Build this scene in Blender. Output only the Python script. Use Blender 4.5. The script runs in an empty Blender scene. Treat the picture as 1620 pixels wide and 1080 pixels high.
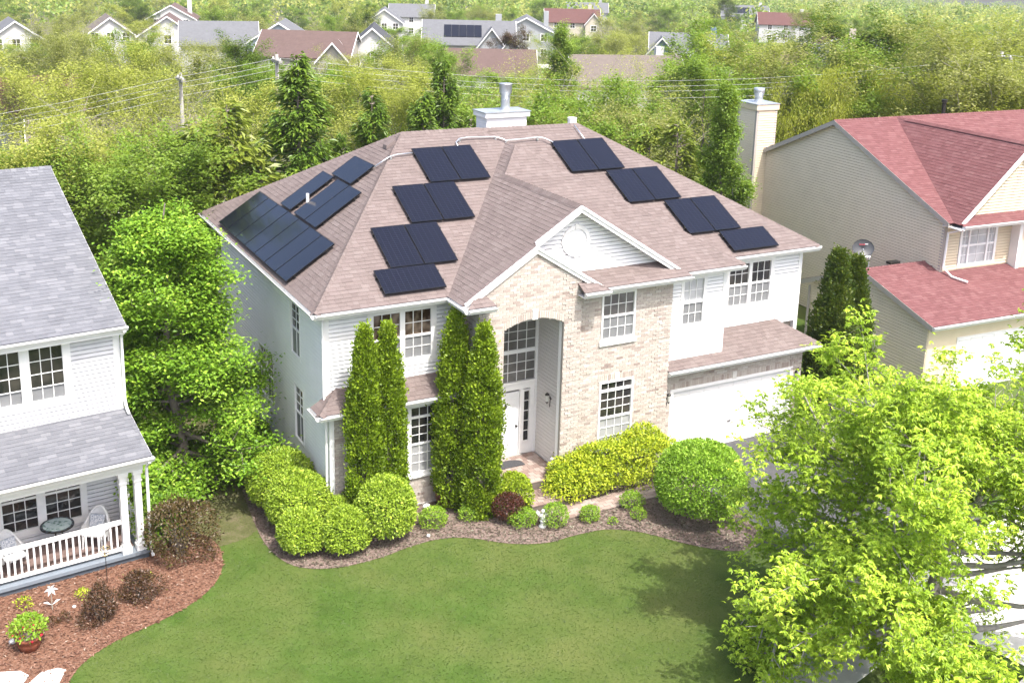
import bpy, math, random
import numpy as np
from mathutils import Vector, Matrix
R = math.radians
scn = bpy.context.scene
col = scn.collection
random.seed(7)

# ------------------------------------------------------------------ camera, sky, sun, exposure
CAM = np.array((-8.974, -27.296, 15.845))
YAW, PIT, ROL = 0.49976, 0.25277, 0.025807
cam_d = bpy.data.cameras.new('camera'); cam = bpy.data.objects.new('camera', cam_d); col.objects.link(cam)
cam_d.sensor_fit = 'HORIZONTAL'; cam_d.sensor_width = 36.0
cam_d.lens = 36.0 * 1781.75 / 1620.0
cam_d.shift_x = -(812.15 - 810.0) / 1620.0
cam_d.shift_y = (372.37 - 540.0) / 1620.0
cam_d.clip_start = 0.5; cam_d.clip_end = 3000
_f = Vector((math.sin(YAW) * math.cos(PIT), math.cos(YAW) * math.cos(PIT), -math.sin(PIT)))
_r = Vector((math.cos(YAW), -math.sin(YAW), 0)); _u = _r.cross(_f)
_r2 = math.cos(ROL) * _r + math.sin(ROL) * _u; _u2 = -math.sin(ROL) * _r + math.cos(ROL) * _u
M = Matrix((_r2, _u2, -_f)).transposed().to_4x4(); M.translation = Vector(CAM)
cam.matrix_world = M
scn.camera = cam

SUN_EL, SUN_AZ = R(61), R(13)        # azimuth measured from the front (-y) towards +x
sd = Vector((math.sin(SUN_AZ) * math.cos(SUN_EL), -math.cos(SUN_AZ) * math.cos(SUN_EL), math.sin(SUN_EL)))
sun_d = bpy.data.lights.new('sun', 'SUN'); sun_d.energy = 2.2; sun_d.angle = R(0.53); sun_d.color = (1.0, 0.965, 0.91)
sun = bpy.data.objects.new('sun', sun_d); col.objects.link(sun)
sun.rotation_euler = sd.to_track_quat('Z', 'Y').to_euler()
w = bpy.data.worlds.new('World'); scn.world = w; w.use_nodes = True
nt = w.node_tree; bg = nt.nodes['Background']
sky = nt.nodes.new('ShaderNodeTexSky'); sky.sky_type = 'NISHITA'; sky.sun_disc = False
sky.sun_elevation = SUN_EL; sky.sun_rotation = math.pi - SUN_AZ
sky.air_density = 0.8; sky.dust_density = 5.0; sky.ozone_density = 1.0
nt.links.new(sky.outputs[0], bg.inputs[0]); bg.inputs[1].default_value = 0.15
scn.view_settings.view_transform = 'Standard'; scn.view_settings.look = 'None'
scn.view_settings.gamma = 1.0; scn.view_settings.exposure = 1.5
scn.render.engine = 'CYCLES'
cy = scn.cycles
cy.max_bounces = 5; cy.diffuse_bounces = 3; cy.glossy_bounces = 2; cy.transmission_bounces = 4; cy.transparent_max_bounces = 6
cy.volume_bounces = 1; cy.sample_clamp_indirect = 6.0; cy.use_denoising = True

# ------------------------------------------------------------------ helpers
ORG = {}
def sl(h):
    h = h.lstrip('#'); v = [int(h[i:i + 2], 16) / 255 for i in (0, 2, 4)]
    return tuple(x / 12.92 if x <= .04045 else ((x + .055) / 1.055) ** 2.4 for x in v)
def tag(o, label=None, cat=None, group=None, kind=None):
    if label: o['label'] = label
    if cat: o['category'] = cat
    if group: o['group'] = group
    if kind: o['kind'] = kind
    return o
def thing(name, label, cat, loc=(0, 0, 0), group=None, kind=None):
    o = bpy.data.objects.new(name, None); col.objects.link(o); o.location = loc
    o.empty_display_size = .2
    ORG[o.name] = np.array(loc, float)
    return tag(o, label, cat, group, kind)
def org(o): return ORG.get(o.name, np.zeros(3)) if o else np.zeros(3)
def fastmesh(name, V, F, mats=None, tint=None, smooth=False, mi=None):
    """V (n,3); F list of arrays (m,k) or one array"""
    me = bpy.data.meshes.new(name)
    V = np.asarray(V, np.float32)
    if not isinstance(F, list): F = [F]
    F = [np.asarray(f, np.int32) for f in F if len(f)]
    me.vertices.add(len(V)); me.vertices.foreach_set('co', V.ravel())
    nl = sum(f.size for f in F); npoly = sum(len(f) for f in F)
    me.loops.add(nl); me.polygons.add(npoly)
    me.loops.foreach_set('vertex_index', np.concatenate([f.ravel() for f in F]))
    tot = np.concatenate([np.full(len(f), f.shape[1], np.int32) for f in F])
    st = np.concatenate(([0], np.cumsum(tot)[:-1])).astype(np.int32)
    me.polygons.foreach_set('loop_start', st)
    me.polygons.foreach_set('use_smooth', np.full(npoly, bool(smooth)))
    if mats is not None and mats != []:
        for m in (mats if isinstance(mats, (list, tuple)) else [mats]): me.materials.append(m)
    if mi is not None: me.polygons.foreach_set('material_index', np.asarray(mi, np.int32))
    if tint is not None:
        a = me.attributes.new('tint', 'FLOAT', 'FACE'); a.data.foreach_set('value', np.asarray(tint, np.float32))
    me.update(calc_edges=True); me.validate()
    return me
def mobj(name, me, parent=None, loc=None):
    o = bpy.data.objects.new(name, me); col.objects.link(o)
    if parent: o.parent = parent; ORG[o.name] = org(parent)
    else: ORG[o.name] = np.zeros(3)
    if loc is not None: o.location = loc
    return o
class Fr:
    """wall frame: origin O, along U, outward N, up Z"""
    def __init__(s, O, U, N): s.O = np.array(O, float); s.U = np.array(U, float); s.N = np.array(N, float); s.Z = np.array((0, 0, 1.))
    def p(s, u, n, z): return s.O + s.U * u + s.N * n + s.Z * z
WORLD = Fr((0, 0, 0), (1, 0, 0), (0, 1, 0))
class MB:
    def __init__(s): s.v = []; s.q = []; s.t = []; s.tq = []; s.tt = []; s.ng = []
    def add(s, pts, faces, tint=.5):
        b = len(s.v); s.v.extend([tuple(map(float, q)) for q in pts])
        for f in faces:
            f = tuple(i + b for i in f)
            if len(f) == 4: s.q.append(f); s.tq.append(tint)
            elif len(f) == 3: s.t.append(f); s.tt.append(tint)
            else: s.ng.append((f, tint))
        return s
    def box(s, fr, u0, u1, n0, n1, z0, z1, tint=.5):
        P = [fr.p(u, n, z) for z in (z0, z1) for n in (n0, n1) for u in (u0, u1)]
        fs = [(0, 2, 3, 1), (4, 5, 7, 6), (0, 1, 5, 4), (2, 6, 7, 3), (0, 4, 6, 2), (1, 3, 7, 5)]
        if np.dot(np.cross(fr.U, fr.N), fr.Z) < 0: fs = [f[::-1] for f in fs]
        return s.add(P, fs, tint)
    def hull8(s, P, tint=.5):   # bottom 4 ccw, top 4 ccw
        return s.add(P, [(3, 2, 1, 0), (4, 5, 6, 7), (0, 1, 5, 4), (1, 2, 6, 5), (2, 3, 7, 6), (3, 0, 4, 7)], tint)
    def tube(s, pts, rad, k=8, cap=True, tint=.5):
        pts = [np.array(q, float) for q in pts]
        rad = [rad] * len(pts) if np.isscalar(rad) else rad
        base = len(s.v); ref = None
        for i, q in enumerate(pts):
            d = pts[min(i + 1, len(pts) - 1)] - pts[max(i - 1, 0)]; d /= np.linalg.norm(d) + 1e-9
            if ref is None or abs(np.dot(ref, d)) > .95:
                ref = np.array((0, 0, 1.)) if abs(d[2]) < .9 else np.array((1., 0, 0))
            a = np.cross(ref, d); a /= np.linalg.norm(a); b = np.cross(d, a); ref = b
            for j in range(k):
                t = 2 * math.pi * j / k; s.v.append(tuple(q + rad[i] * (math.cos(t) * a + math.sin(t) * b)))
        for i in range(len(pts) - 1):
            for j in range(k):
                s.q.append((base + i * k + j, base + i * k + (j + 1) % k, base + (i + 1) * k + (j + 1) % k, base + (i + 1) * k + j)); s.tq.append(tint)
        if cap:
            s.ng.append((tuple(base + j for j in range(k))[::-1], tint)); e = base + (len(pts) - 1) * k
            s.ng.append((tuple(e + j for j in range(k)), tint))
        return s
    def lathe(s, c, prof, k=16, tint=.5, sx=1, sy=1):
        base = len(s.v); c = np.array(c, float)
        for r, z in prof:
            for j in range(k):
                t = 2 * math.pi * j / k; s.v.append((c[0] + sx * r * math.cos(t), c[1] + sy * r * math.sin(t), c[2] + z))
        for i in range(len(prof) - 1):
            for j in range(k):
                s.q.append((base + i * k + j, base + i * k + (j + 1) % k, base + (i + 1) * k + (j + 1) % k, base + (i + 1) * k + j)); s.tq.append(tint)
        s.ng.append((tuple(base + j for j in range(k))[::-1], tint))
        s.ng.append((tuple(base + (len(prof) - 1) * k + j for j in range(k)), tint))
        return s
    def ball(s, c, r, k=10, m=7, tint=.5):
        r = (r, r, r) if np.isscalar(r) else r
        prof = [(max(1e-3, math.sin(math.pi * i / m)), -math.cos(math.pi * i / m)) for i in range(m + 1)]
        base = len(s.v)
        for rr, z in prof:
            for j in range(k):
                t = 2 * math.pi * j / k; s.v.append((c[0] + r[0] * rr * math.cos(t), c[1] + r[1] * rr * math.sin(t), c[2] + r[2] * z))
        for i in range(m):
            for j in range(k):
                s.q.append((base + i * k + j, base + i * k + (j + 1) % k, base + (i + 1) * k + (j + 1) % k, base + (i + 1) * k + j)); s.tq.append(tint)
        return s
    def mesh(s, name, mat, o=np.zeros(3), smooth=False):
        F = []; T = []
        if s.q: F.append(np.array(s.q)); T += s.tq
        if s.t: F.append(np.array(s.t)); T += s.tt
        for f, t in s.ng: F.append(np.array([f])); T.append(t)
        return fastmesh(name, np.array(s.v) - o, F, mat, T, smooth)
    def build(s, name, mat, parent=None, smooth=False):
        return mobj(name, s.mesh(name, mat, org(parent), smooth), parent)
def bevel(o, wd=.01, seg=2):
    m = o.modifiers.new('bevel', 'BEVEL'); m.width = wd; m.segments = seg; m.limit_method = 'ANGLE'; return o

# ------------------------------------------------------------------ materials
MATS = {}
def newmat(name):
    m = bpy.data.materials.new(name); m.use_nodes = True; nt = m.node_tree
    for n in list(nt.nodes): nt.nodes.remove(n)
    out = nt.nodes.new('ShaderNodeOutputMaterial'); MATS[name] = m
    return m, nt, out
def N(nt, t, **k):
    n = nt.nodes.new(t)
    for a, b in k.items(): setattr(n, a, b)
    return n
def L(nt, a, b): nt.links.new(a, b)
def ramp(nt, fac, stops):
    r = N(nt, 'ShaderNodeValToRGB'); L(nt, fac, r.inputs[0])
    while len(r.color_ramp.elements) < len(stops): r.color_ramp.elements.new(.5)
    for e, (p, c) in zip(r.color_ramp.elements, stops): e.position = p; e.color = (*c, 1)
    return r.outputs[0]
def noise(nt, scale, detail=4, rough=.55, coord='Object'):
    tc = N(nt, 'ShaderNodeTexCoord'); n = N(nt, 'ShaderNodeTexNoise'); n.inputs['Scale'].default_value = scale
    n.inputs['Detail'].default_value = detail; n.inputs['Roughness'].default_value = rough
    L(nt, tc.outputs[coord], n.inputs['Vector']); return n.outputs['Fac']
def mixc(nt, fac, a, b, mode='MIX'):
    m = N(nt, 'ShaderNodeMix', data_type='RGBA', blend_type=mode)
    if isinstance(fac, (int, float)): m.inputs[0].default_value = fac
    else: L(nt, fac, m.inputs[0])
    for sock, x in ((m.inputs[6], a), (m.inputs[7], b)):
        if isinstance(x, tuple): sock.default_value = (*x[:3], 1)
        else: L(nt, x, sock)
    return m.outputs[2]
def bump(nt, h, st=.3, d=.01):
    b = N(nt, 'ShaderNodeBump'); b.inputs['Strength'].default_value = st; b.inputs['Distance'].default_value = d
    L(nt, h, b.inputs['Height']); return b.outputs[0]
def attr(nt, name='tint'):
    a = N(nt, 'ShaderNodeAttribute', attribute_name=name); return a.outputs['Fac']
def pbr(name, c1, c2=None, rough=.7, nscale=6, var='noise', bst=0, bscale=60, metal=0, spec=.3, stops=None, dirt=.12, dscale=1.3, bd=.01):
    """c1..c2 blended by noise or by the per-piece tint; soft dirt noise over it"""
    m, nt, out = newmat(name); b = N(nt, 'ShaderNodeBsdfPrincipled'); L(nt, b.outputs[0], out.inputs[0])
    f = attr(nt) if var == 'tint' else noise(nt, nscale)
    c = ramp(nt, f, stops or [(.25, c1), (.75, c2 or c1)])
    if dirt:
        d = noise(nt, dscale, 5, .65)
        c = mixc(nt, dirt, c, ramp(nt, d, [(.3, (.25, .24, .22)), (.65, (1, 1, 1))]), 'MULTIPLY')
    L(nt, c, b.inputs['Base Color']); b.inputs['Roughness'].default_value = rough; b.inputs['Metallic'].default_value = metal
    b.inputs['Specular IOR Level'].default_value = spec
    if bst: L(nt, bump(nt, noise(nt, bscale, 3), bst, bd), b.inputs['Normal'])
    return m
def leafmat(name, stops, trans=.4, rnd=.12, gloss=.02):
    stops = [(p, (c[0], c[1], c[2] * .55)) for p, c in stops]
    m, nt, out = newmat(name)
    f = attr(nt); oi = N(nt, 'ShaderNodeObjectInfo')
    ad = N(nt, 'ShaderNodeMath', operation='MULTIPLY_ADD'); L(nt, oi.outputs['Random'], ad.inputs[0]); ad.inputs[1].default_value = rnd
    sb = N(nt, 'ShaderNodeMath', operation='SUBTRACT'); L(nt, f, sb.inputs[0]); sb.inputs[1].default_value = rnd / 2; L(nt, sb.outputs[0], ad.inputs[2])
    c = ramp(nt, ad.outputs[0], stops)
    d = N(nt, 'ShaderNodeBsdfDiffuse'); t = N(nt, 'ShaderNodeBsdfTranslucent'); L(nt, c, d.inputs[0])
    tc = mixc(nt, .35, c, (.45, .58, .015)); L(nt, tc, t.inputs[0])
    mx = N(nt, 'ShaderNodeMixShader'); mx.inputs[0].default_value = trans; L(nt, d.outputs[0], mx.inputs[1]); L(nt, t.outputs[0], mx.inputs[2])
    g = N(nt, 'ShaderNodeBsdfGlossy'); g.inputs['Roughness'].default_value = .45; g.inputs[0].default_value = (1, 1, 1, 1)
    m2 = N(nt, 'ShaderNodeMixShader'); m2.inputs[0].default_value = gloss; L(nt, mx.outputs[0], m2.inputs[1]); L(nt, g.outputs[0], m2.inputs[2])
    L(nt, m2.outputs[0], out.inputs[0]); return m

white = pbr('white_vinyl', (.78, .78, .77), (.82, .82, .81), .45, dirt=.06)
siding_w = pbr('white_siding', (.76, .765, .77), (.80, .805, .81), .5, nscale=2, dirt=.07)
siding_l = pbr('pale_grey_siding', (.60, .60, .62), (.65, .65, .67), .5, nscale=2, dirt=.06)
siding_shade = pbr('tan_siding_shade', (.74, .64, .49), (.78, .68, .53), .5, nscale=2, dirt=.07)  # base colour raised and warmed to offset weak sky fill on shaded walls
siding_sun = pbr('tan_siding_sun', (.62, .53, .38), (.67, .58, .43), .5, nscale=2, dirt=.05)  # same house's siding, separate tone for its sunlit front faces
trim_t = pbr('taupe_trim', (0.391, 0.357, 0.323), (0.425, 0.391, 0.357), .5, dirt=.05)
gutter_w = pbr('white_gutter', (0.612, 0.612, 0.6035), (0.68, 0.68, 0.6715), .35, dirt=.12, dscale=5)
mortar = pbr('mortar', (0.357, 0.327, 0.285), (0.41, 0.38, 0.334), .9, nscale=20)
brick_m = pbr('brick', None, None, .85, var='tint', bst=.35, bscale=45, dirt=.15, dscale=9,
              stops=[(0, (0.227, 0.173, 0.15)), (.10, (0.353, 0.289, 0.255)), (.3, (0.445, 0.388, 0.343)), (.6, (0.491, 0.44, 0.391)), (.85, (0.529, 0.483, 0.435)), (1, (0.57, 0.54, 0.501))])
sh_b = pbr('brown_shingle', None, None, .95, var='tint', bst=.5, bscale=150, dirt=.14, dscale=.9, spec=.15,
           stops=[(0, (0.153, 0.122, 0.115)), (.35, (0.165, 0.134, 0.126)), (.7, (0.175, 0.141, 0.133)), (1, (0.189, 0.156, 0.147))])
sh_g = pbr('grey_shingle', None, None, .95, var='tint', bst=.5, bscale=150, dirt=.12, spec=.15,
           stops=[(0, (0.134, 0.139, 0.155)), (.4, (0.146, 0.151, 0.168)), (.75, (0.16, 0.165, 0.182)), (1, (0.188, 0.193, 0.21))])
sh_r = pbr('red_shingle', None, None, .95, var='tint', bst=.5, bscale=150, dirt=.12, spec=.15,
           stops=[(0, (0.147, 0.0631, 0.0647)), (.4, (0.164, 0.0723, 0.0736)), (.75, (0.175, 0.0798, 0.081)), (1, (0.192, 0.0936, 0.0929))])
deck_b = pbr('roof_underlay', (.12, .09, .08), (.15, .11, .1), .95)
deck_g = pbr('roof_underlay_grey', (.15, .15, .17), (.18, .18, .2), .95)
deck_r = pbr('roof_underlay_red', (.16, .04, .045), (.19, .05, .055), .95)
concrete = pbr('concrete', (.55, .53, .50), (.66, .64, .61), .9, nscale=3, bst=.3, bscale=80, dirt=.25)
asphalt = pbr('asphalt', (0.06375, 0.06375, 0.0675), (0.09375, 0.09375, 0.0975), .9, nscale=2.5, bst=.4, bscale=120, dirt=.3, dscale=.7)
street_m = pbr('street_asphalt', (0.1283, 0.1283, 0.135), (0.162, 0.162, 0.1688), .9, nscale=2, bst=.4, bscale=120, dirt=.2)
paver_m = pbr('paver', None, None, .9, var='tint', bst=.3, bscale=60, dirt=.2, dscale=4,
              stops=[(0, (0.237, 0.169, 0.143)), (.5, (0.308, 0.237, 0.204)), (1, (0.373, 0.308, 0.273))])
joint_m = pbr('paver_joint', (0.132, 0.109, 0.0947), (0.161, 0.138, 0.121), .95)
bark = pbr('bark', (.16, .13, .105), (.27, .235, .2), .95, nscale=8, bst=.6, bscale=25, bd=.03)
bark_l = pbr('pale_bark', (.30, .27, .235), (.42, .39, .35), .95, nscale=8, bst=.5, bscale=25, bd=.03)
metal = pbr('galvanised', (.42, .45, .48), (.55, .58, .6), .35, metal=.6, dirt=.15)
alu = pbr('aluminium', (.55, .57, .6), (.65, .67, .7), .3, metal=.8, dirt=.05)
black = pbr('black_plastic', (.012, .012, .013), (.02, .02, .02), .45, dirt=0)
dark = pbr('dark_metal', (.02, .02, .02), (.05, .045, .04), .5, metal=.5, dirt=0)
terracotta = pbr('terracotta', (0.196, 0.0595, 0.0315), (0.252, 0.084, 0.049), .55, dirt=.3, dscale=6)
statue_m = pbr('white_stone', (.62, .62, .6), (.74, .74, .72), .8, dirt=.35, dscale=20, bst=.3)
stone_m = pbr('flagstone', (.62, .60, .56), (.72, .70, .67), .85, bst=.3, bscale=30)
slate = pbr('blue_grey_paint', (0.07, 0.0875, 0.1085), (0.0875, 0.105, 0.126), .6, dirt=.15)
wicker = pbr('white_wicker', (.62, .62, .61), (.72, .72, .71), .7, nscale=30, bst=.6, bscale=90)
lampglass = pbr('lamp_glass', (.45, .45, .42), (.6, .6, .56), .2, dirt=0)
carpaint = pbr('grey_car_paint', (.23, .225, .215), (.25, .245, .235), .25, metal=.7, spec=.6, dirt=.04)
rubber = pbr('rubber', (.012, .012, .012), (.02, .02, .02), .85, dirt=0)
headl = pbr('headlamp', (.6, .62, .65), (.75, .77, .8), .1, dirt=0)
mat_rubber = pbr('doormat', (.045, .045, .05), (.08, .08, .085), .9, nscale=30, bst=.5)
dish_m = pbr('dish_grey', (0.051, 0.054, 0.06), (0.06, 0.063, 0.069), .4, dirt=.1)
logo_r = pbr('dish_logo_red', (.4, .06, .08), None, .5, dirt=0)
def glass(name, c, rough=.06, c2=None, sc=1.5, spec=.6):
    m, nt, out = newmat(name); b = N(nt, 'ShaderNodeBsdfPrincipled'); L(nt, b.outputs[0], out.inputs[0])
    L(nt, ramp(nt, noise(nt, sc, 2), [(.4, c), (.6, c2 or c)]), b.inputs['Base Color'])
    b.inputs['Roughness'].default_value = rough; b.inputs['Specular IOR Level'].default_value = spec
    return m
g_dark = glass('window_glass', (.012, .013, .014), .03, (.05, .045, .04))
g_mid = glass('window_glass_blind', (.10, .095, .09), .04, (.16, .155, .145))
g_curt = glass('window_glass_curtain', (.40, .41, .42), .08, (.52, .53, .54))
g_scr = glass('window_screen', (.17, .175, .18), .5, (.20, .205, .21), spec=.2)
g_scrl = glass('window_screen_light', (.30, .305, .31), .45, (.36, .365, .37), spec=.2)
g_room = glass('window_glass_room', (.03, .016, .01), .03, (.22, .17, .13), 2.2)
# solar glass with fine cell lines
m, nt, out = newmat('solar_glass'); b = N(nt, 'ShaderNodeBsdfPrincipled'); L(nt, b.outputs[0], out.inputs[0])
tc = N(nt, 'ShaderNodeTexCoord'); br = N(nt, 'ShaderNodeTexBrick'); br.offset = 0; L(nt, tc.outputs['Object'], br.inputs['Vector'])
br.inputs['Color1'].default_value = (.004, .005, .012, 1); br.inputs['Color2'].default_value = (.005, .006, .015, 1); br.inputs['Mortar'].default_value = (.016, .018, .028, 1)
br.inputs['Scale'].default_value = 1; br.inputs['Brick Width'].default_value = .168; br.inputs['Row Height'].default_value = .084; br.inputs['Mortar Size'].default_value = .004
L(nt, br.outputs[0], b.inputs['Base Color']); b.inputs['Roughness'].default_value = .12; b.inputs['IOR'].default_value = 1.38
solar_g = m
# ground materials
def groundmat(name, stops, sc, bs=.6, bsc=90, big=None, bd=.02):
    m, nt, out = newmat(name); b = N(nt, 'ShaderNodeBsdfPrincipled'); L(nt, b.outputs[0], out.inputs[0])
    c = ramp(nt, noise(nt, sc, 8, .7), stops)
    if big: c = mixc(nt, ramp(nt, noise(nt, big[0], 4, .6), [(.38, (0, 0, 0)), (.66, (1, 1, 1))]), c, big[1])
    L(nt, c, b.inputs['Base Color']); b.inputs['Roughness'].default_value = .95; b.inputs['Specular IOR Level'].default_value = .1
    L(nt, bump(nt, noise(nt, bsc, 4), bs, bd), b.inputs['Normal']); return m
lawn_m = groundmat('lawn', [(.3, (0.0365, 0.0702, 0.011)), (.5, (0.0547, 0.0984, 0.0165)), (.7, (0.082, 0.123, 0.0306))], 1.1, big=(.33, (0.0972, 0.119, 0.0335)))
rough_m = groundmat('thin_grass', [(.3, (0.0608, 0.0655, 0.026)), (.5, (0.0947, 0.0976, 0.0408)), (.7, (0.149, 0.125, 0.0814))], 2.2)
mulch_m = groundmat('old_mulch', [(.3, (0.12, 0.082, 0.071)), (.5, (0.194, 0.143, 0.123)), (.7, (0.27, 0.217, 0.194))], 16, .9, 60)
mulch_r = groundmat('red_mulch', [(.3, (0.119, 0.0549, 0.0353)), (.5, (0.181, 0.0966, 0.0636)), (.7, (0.244, 0.151, 0.113))], 16, .9, 60)
far_m = groundmat('far_ground', [(.3, (0.059, 0.0738, 0.0221)), (.5, (0.0886, 0.0959, 0.0369)), (.7, (0.133, 0.121, 0.0738))], .12, .2, 5, big=(.035, (0.111, 0.0992, 0.0701)))
blade_m = leafmat('grass_blade', [(0, (0.0294, 0.064, 0.00559)), (.5, (0.0491, 0.0915, 0.00923)), (.85, (0.0761, 0.117, 0.0211)), (1, (0.129, 0.138, 0.0466))], .3, 0, .03)
chip_o = pbr('mulch_chip', None, None, .95, var='tint', dirt=0, stops=[(0, (0.0519, 0.0413, 0.0296)), (.4, (0.121, 0.0968, 0.0715)), (.8, (0.207, 0.189, 0.141)), (1, (0.311, 0.314, 0.233))])
chip_r = pbr('red_mulch_chip', None, None, .95, var='tint', dirt=0, stops=[(0, (0.0762, 0.0333, 0.0218)), (.4, (0.164, 0.0799, 0.051)), (.8, (0.246, 0.147, 0.105)), (1, (0.363, 0.3, 0.24))])
# foliage
lf_ash = leafmat('ash_leaf', [(0, (0.123, 0.214, 0.02)), (.4, (0.325, 0.482, 0.062)), (.75, (0.553, 0.71, 0.122)), (1, (0.8, 0.794, 0.299))], 0.38)
lf_map = leafmat('broad_leaf', [(0, (0.0516, 0.12, 0.0144)), (.4, (0.14, 0.28, 0.035)), (.75, (0.254, 0.428, 0.0656)), (1, (0.406, 0.566, 0.126))], 0.32)
lf_thu = leafmat('arborvitae_leaf', [(0, (0.0471, 0.0872, 0.00686)), (.4, (0.123, 0.202, 0.0159)), (.75, (0.205, 0.306, 0.027)), (1, (0.324, 0.432, 0.0582))], 0.18)
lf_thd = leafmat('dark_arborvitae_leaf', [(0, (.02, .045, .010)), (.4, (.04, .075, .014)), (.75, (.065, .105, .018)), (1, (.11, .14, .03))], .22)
lf_bur = leafmat('burning_bush_leaf', [(0, (0.0932, 0.157, 0.0183)), (.4, (0.24, 0.358, 0.0496)), (.75, (0.384, 0.52, 0.0915)), (1, (0.548, 0.659, 0.186))], 0.28)
lf_rnd = leafmat('round_bush_leaf', [(0, (0.0658, 0.144, 0.0142)), (.4, (0.183, 0.336, 0.0402)), (.75, (0.311, 0.502, 0.0861)), (1, (0.482, 0.67, 0.192))], 0.28)
lf_yel = leafmat('gold_leaf', [(0, (0.0548, 0.104, 0.014)), (.3, (0.211, 0.303, 0.0288)), (.65, (0.455, 0.526, 0.0506)), (1, (0.598, 0.68, 0.114))], 0.28)
lf_box = leafmat('boxwood_leaf', [(0, (0.0644, 0.107, 0.00715)), (.4, (0.188, 0.276, 0.0199)), (.75, (0.325, 0.429, 0.039)), (1, (0.495, 0.597, 0.0728))], 0.22)
lf_red = leafmat('barberry_leaf', [(0, (0.032, 0.0064, 0.008)), (.5, (0.068, 0.012, 0.0144)), (1, (0.12, 0.028, 0.028))], .25, gloss=.04)
lf_pur = leafmat('purple_leaf', [(0, (0.0385, 0.0175, 0.0175)), (.5, (0.077, 0.035, 0.0336)), (.9, (0.119, 0.063, 0.0525)), (1, (0.154, 0.133, 0.056))], .2, gloss=.04)
lf_brz = leafmat('bronze_leaf', [(0, (0.035, 0.021, 0.0126)), (.5, (0.077, 0.0455, 0.028)), (.85, (0.112, 0.077, 0.042)), (1, (0.119, 0.14, 0.035))], .2, gloss=.04)
lf_sml = leafmat('small_shrub_leaf', [(0, (0.117, 0.247, 0.026)), (.5, (0.221, 0.377, 0.052)), (1, (0.377, 0.52, 0.104))], .35)
lf_spr = leafmat('spruce_needle', [(0, (0.039, 0.091, 0.0195)), (.4, (0.091, 0.169, 0.0325)), (.75, (0.163, 0.254, 0.0455)), (1, (0.26, 0.351, 0.078))], .2, gloss=.03)
lf_pin = leafmat('pine_needle', [(0, (.10, .14, .03)), (.5, (.18, .23, .05)), (1, (.28, .32, .09))], .25, gloss=.03)
lf_bg = [leafmat('spring_leaf_yellow', [(0, (0.22, 0.252, 0.069)), (.5, (0.325, 0.357, 0.117)), (1, (0.447, 0.464, 0.221))], .45, .3),
         leafmat('spring_leaf_green', [(0, (0.105, 0.195, 0.0345)), (.5, (0.179, 0.284, 0.062)), (1, (0.268, 0.357, 0.104))], .42, .3),
         leafmat('spring_leaf_olive', [(0, (0.163, 0.183, 0.083)), (.5, (0.244, 0.264, 0.131)), (1, (0.341, 0.349, 0.207))], .42, .3),
         leafmat('dark_leaf', [(0, (0.037, 0.0814, 0.01332)), (.5, (0.0703, 0.1295, 0.0222)), (1, (0.1184, 0.1776, 0.0333))], .35, .3),
         leafmat('willow_leaf', [(0, (0.244, 0.276, 0.0415)), (.5, (0.357, 0.39, 0.083)), (1, (0.464, 0.472, 0.152))], .45, .2),
         leafmat('plum_leaf', [(0, (.03, .008, .015)), (.5, (.06, .018, .028)), (1, (.1, .04, .045))], .25, .1)]
petal_r = pbr('red_petal', (.55, .01, .03), (.65, .03, .06), .6, dirt=0)

# ------------------------------------------------------------------ building-kit functions
rng = np.random.default_rng(11)
def minus(iv, cuts):
    out = [iv]
    for a, b in cuts:
        nx = []
        for p, q in out:
            if b <= p or a >= q: nx.append((p, q)); continue
            if a - p > .02: nx.append((p, a))
            if q - b > .02: nx.append((b, q))
        out = nx
    return out
def rect(u0, u1, z0, z1): return lambda z: (u0, u1) if z0 < z < z1 else None
def siding(parent, fr, u0, u1, z0, z1, mat, openings=(), ex=.118, lim=None, name='siding_board'):
    k = 0; z = z0; o = org(parent)
    while z < z1 - .02:
        zt = min(z + ex, z1); zm = (z + zt) / 2
        a, b = lim(zm) if lim else (u0, u1); a = max(a, u0); b = min(b, u1)
        if b - a > .05:
            cuts = [c for c in (f(zm) for f in openings) if c]
            for p, q in minus((a, b), cuts):
                m = MB(); zr = zt - min(.03, (zt - z) * .3)          # lapped board: sloped face, then the rebate under the next board
                pf = [(-.045, z), (.03, z), (.012, zr), (-.03, zr), (-.03, zt), (-.045, zt)]
                P = [fr.p(u_, n_, z_) for u_ in (p, q) for n_, z_ in pf]; k_ = len(pf); fs_ = [(i, (i + 1) % k_, (i + 1) % k_ + k_, i + k_) for i in range(k_)] + [tuple(range(k_))[::-1], tuple(range(k_, 2 * k_))]
                if np.dot(np.cross(fr.U, fr.N), fr.Z) > 0: fs_ = [f[::-1] for f in fs_]
                m.add(P, fs_); m.build(name, mat, parent)
        z = zt
BRK = []
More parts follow.
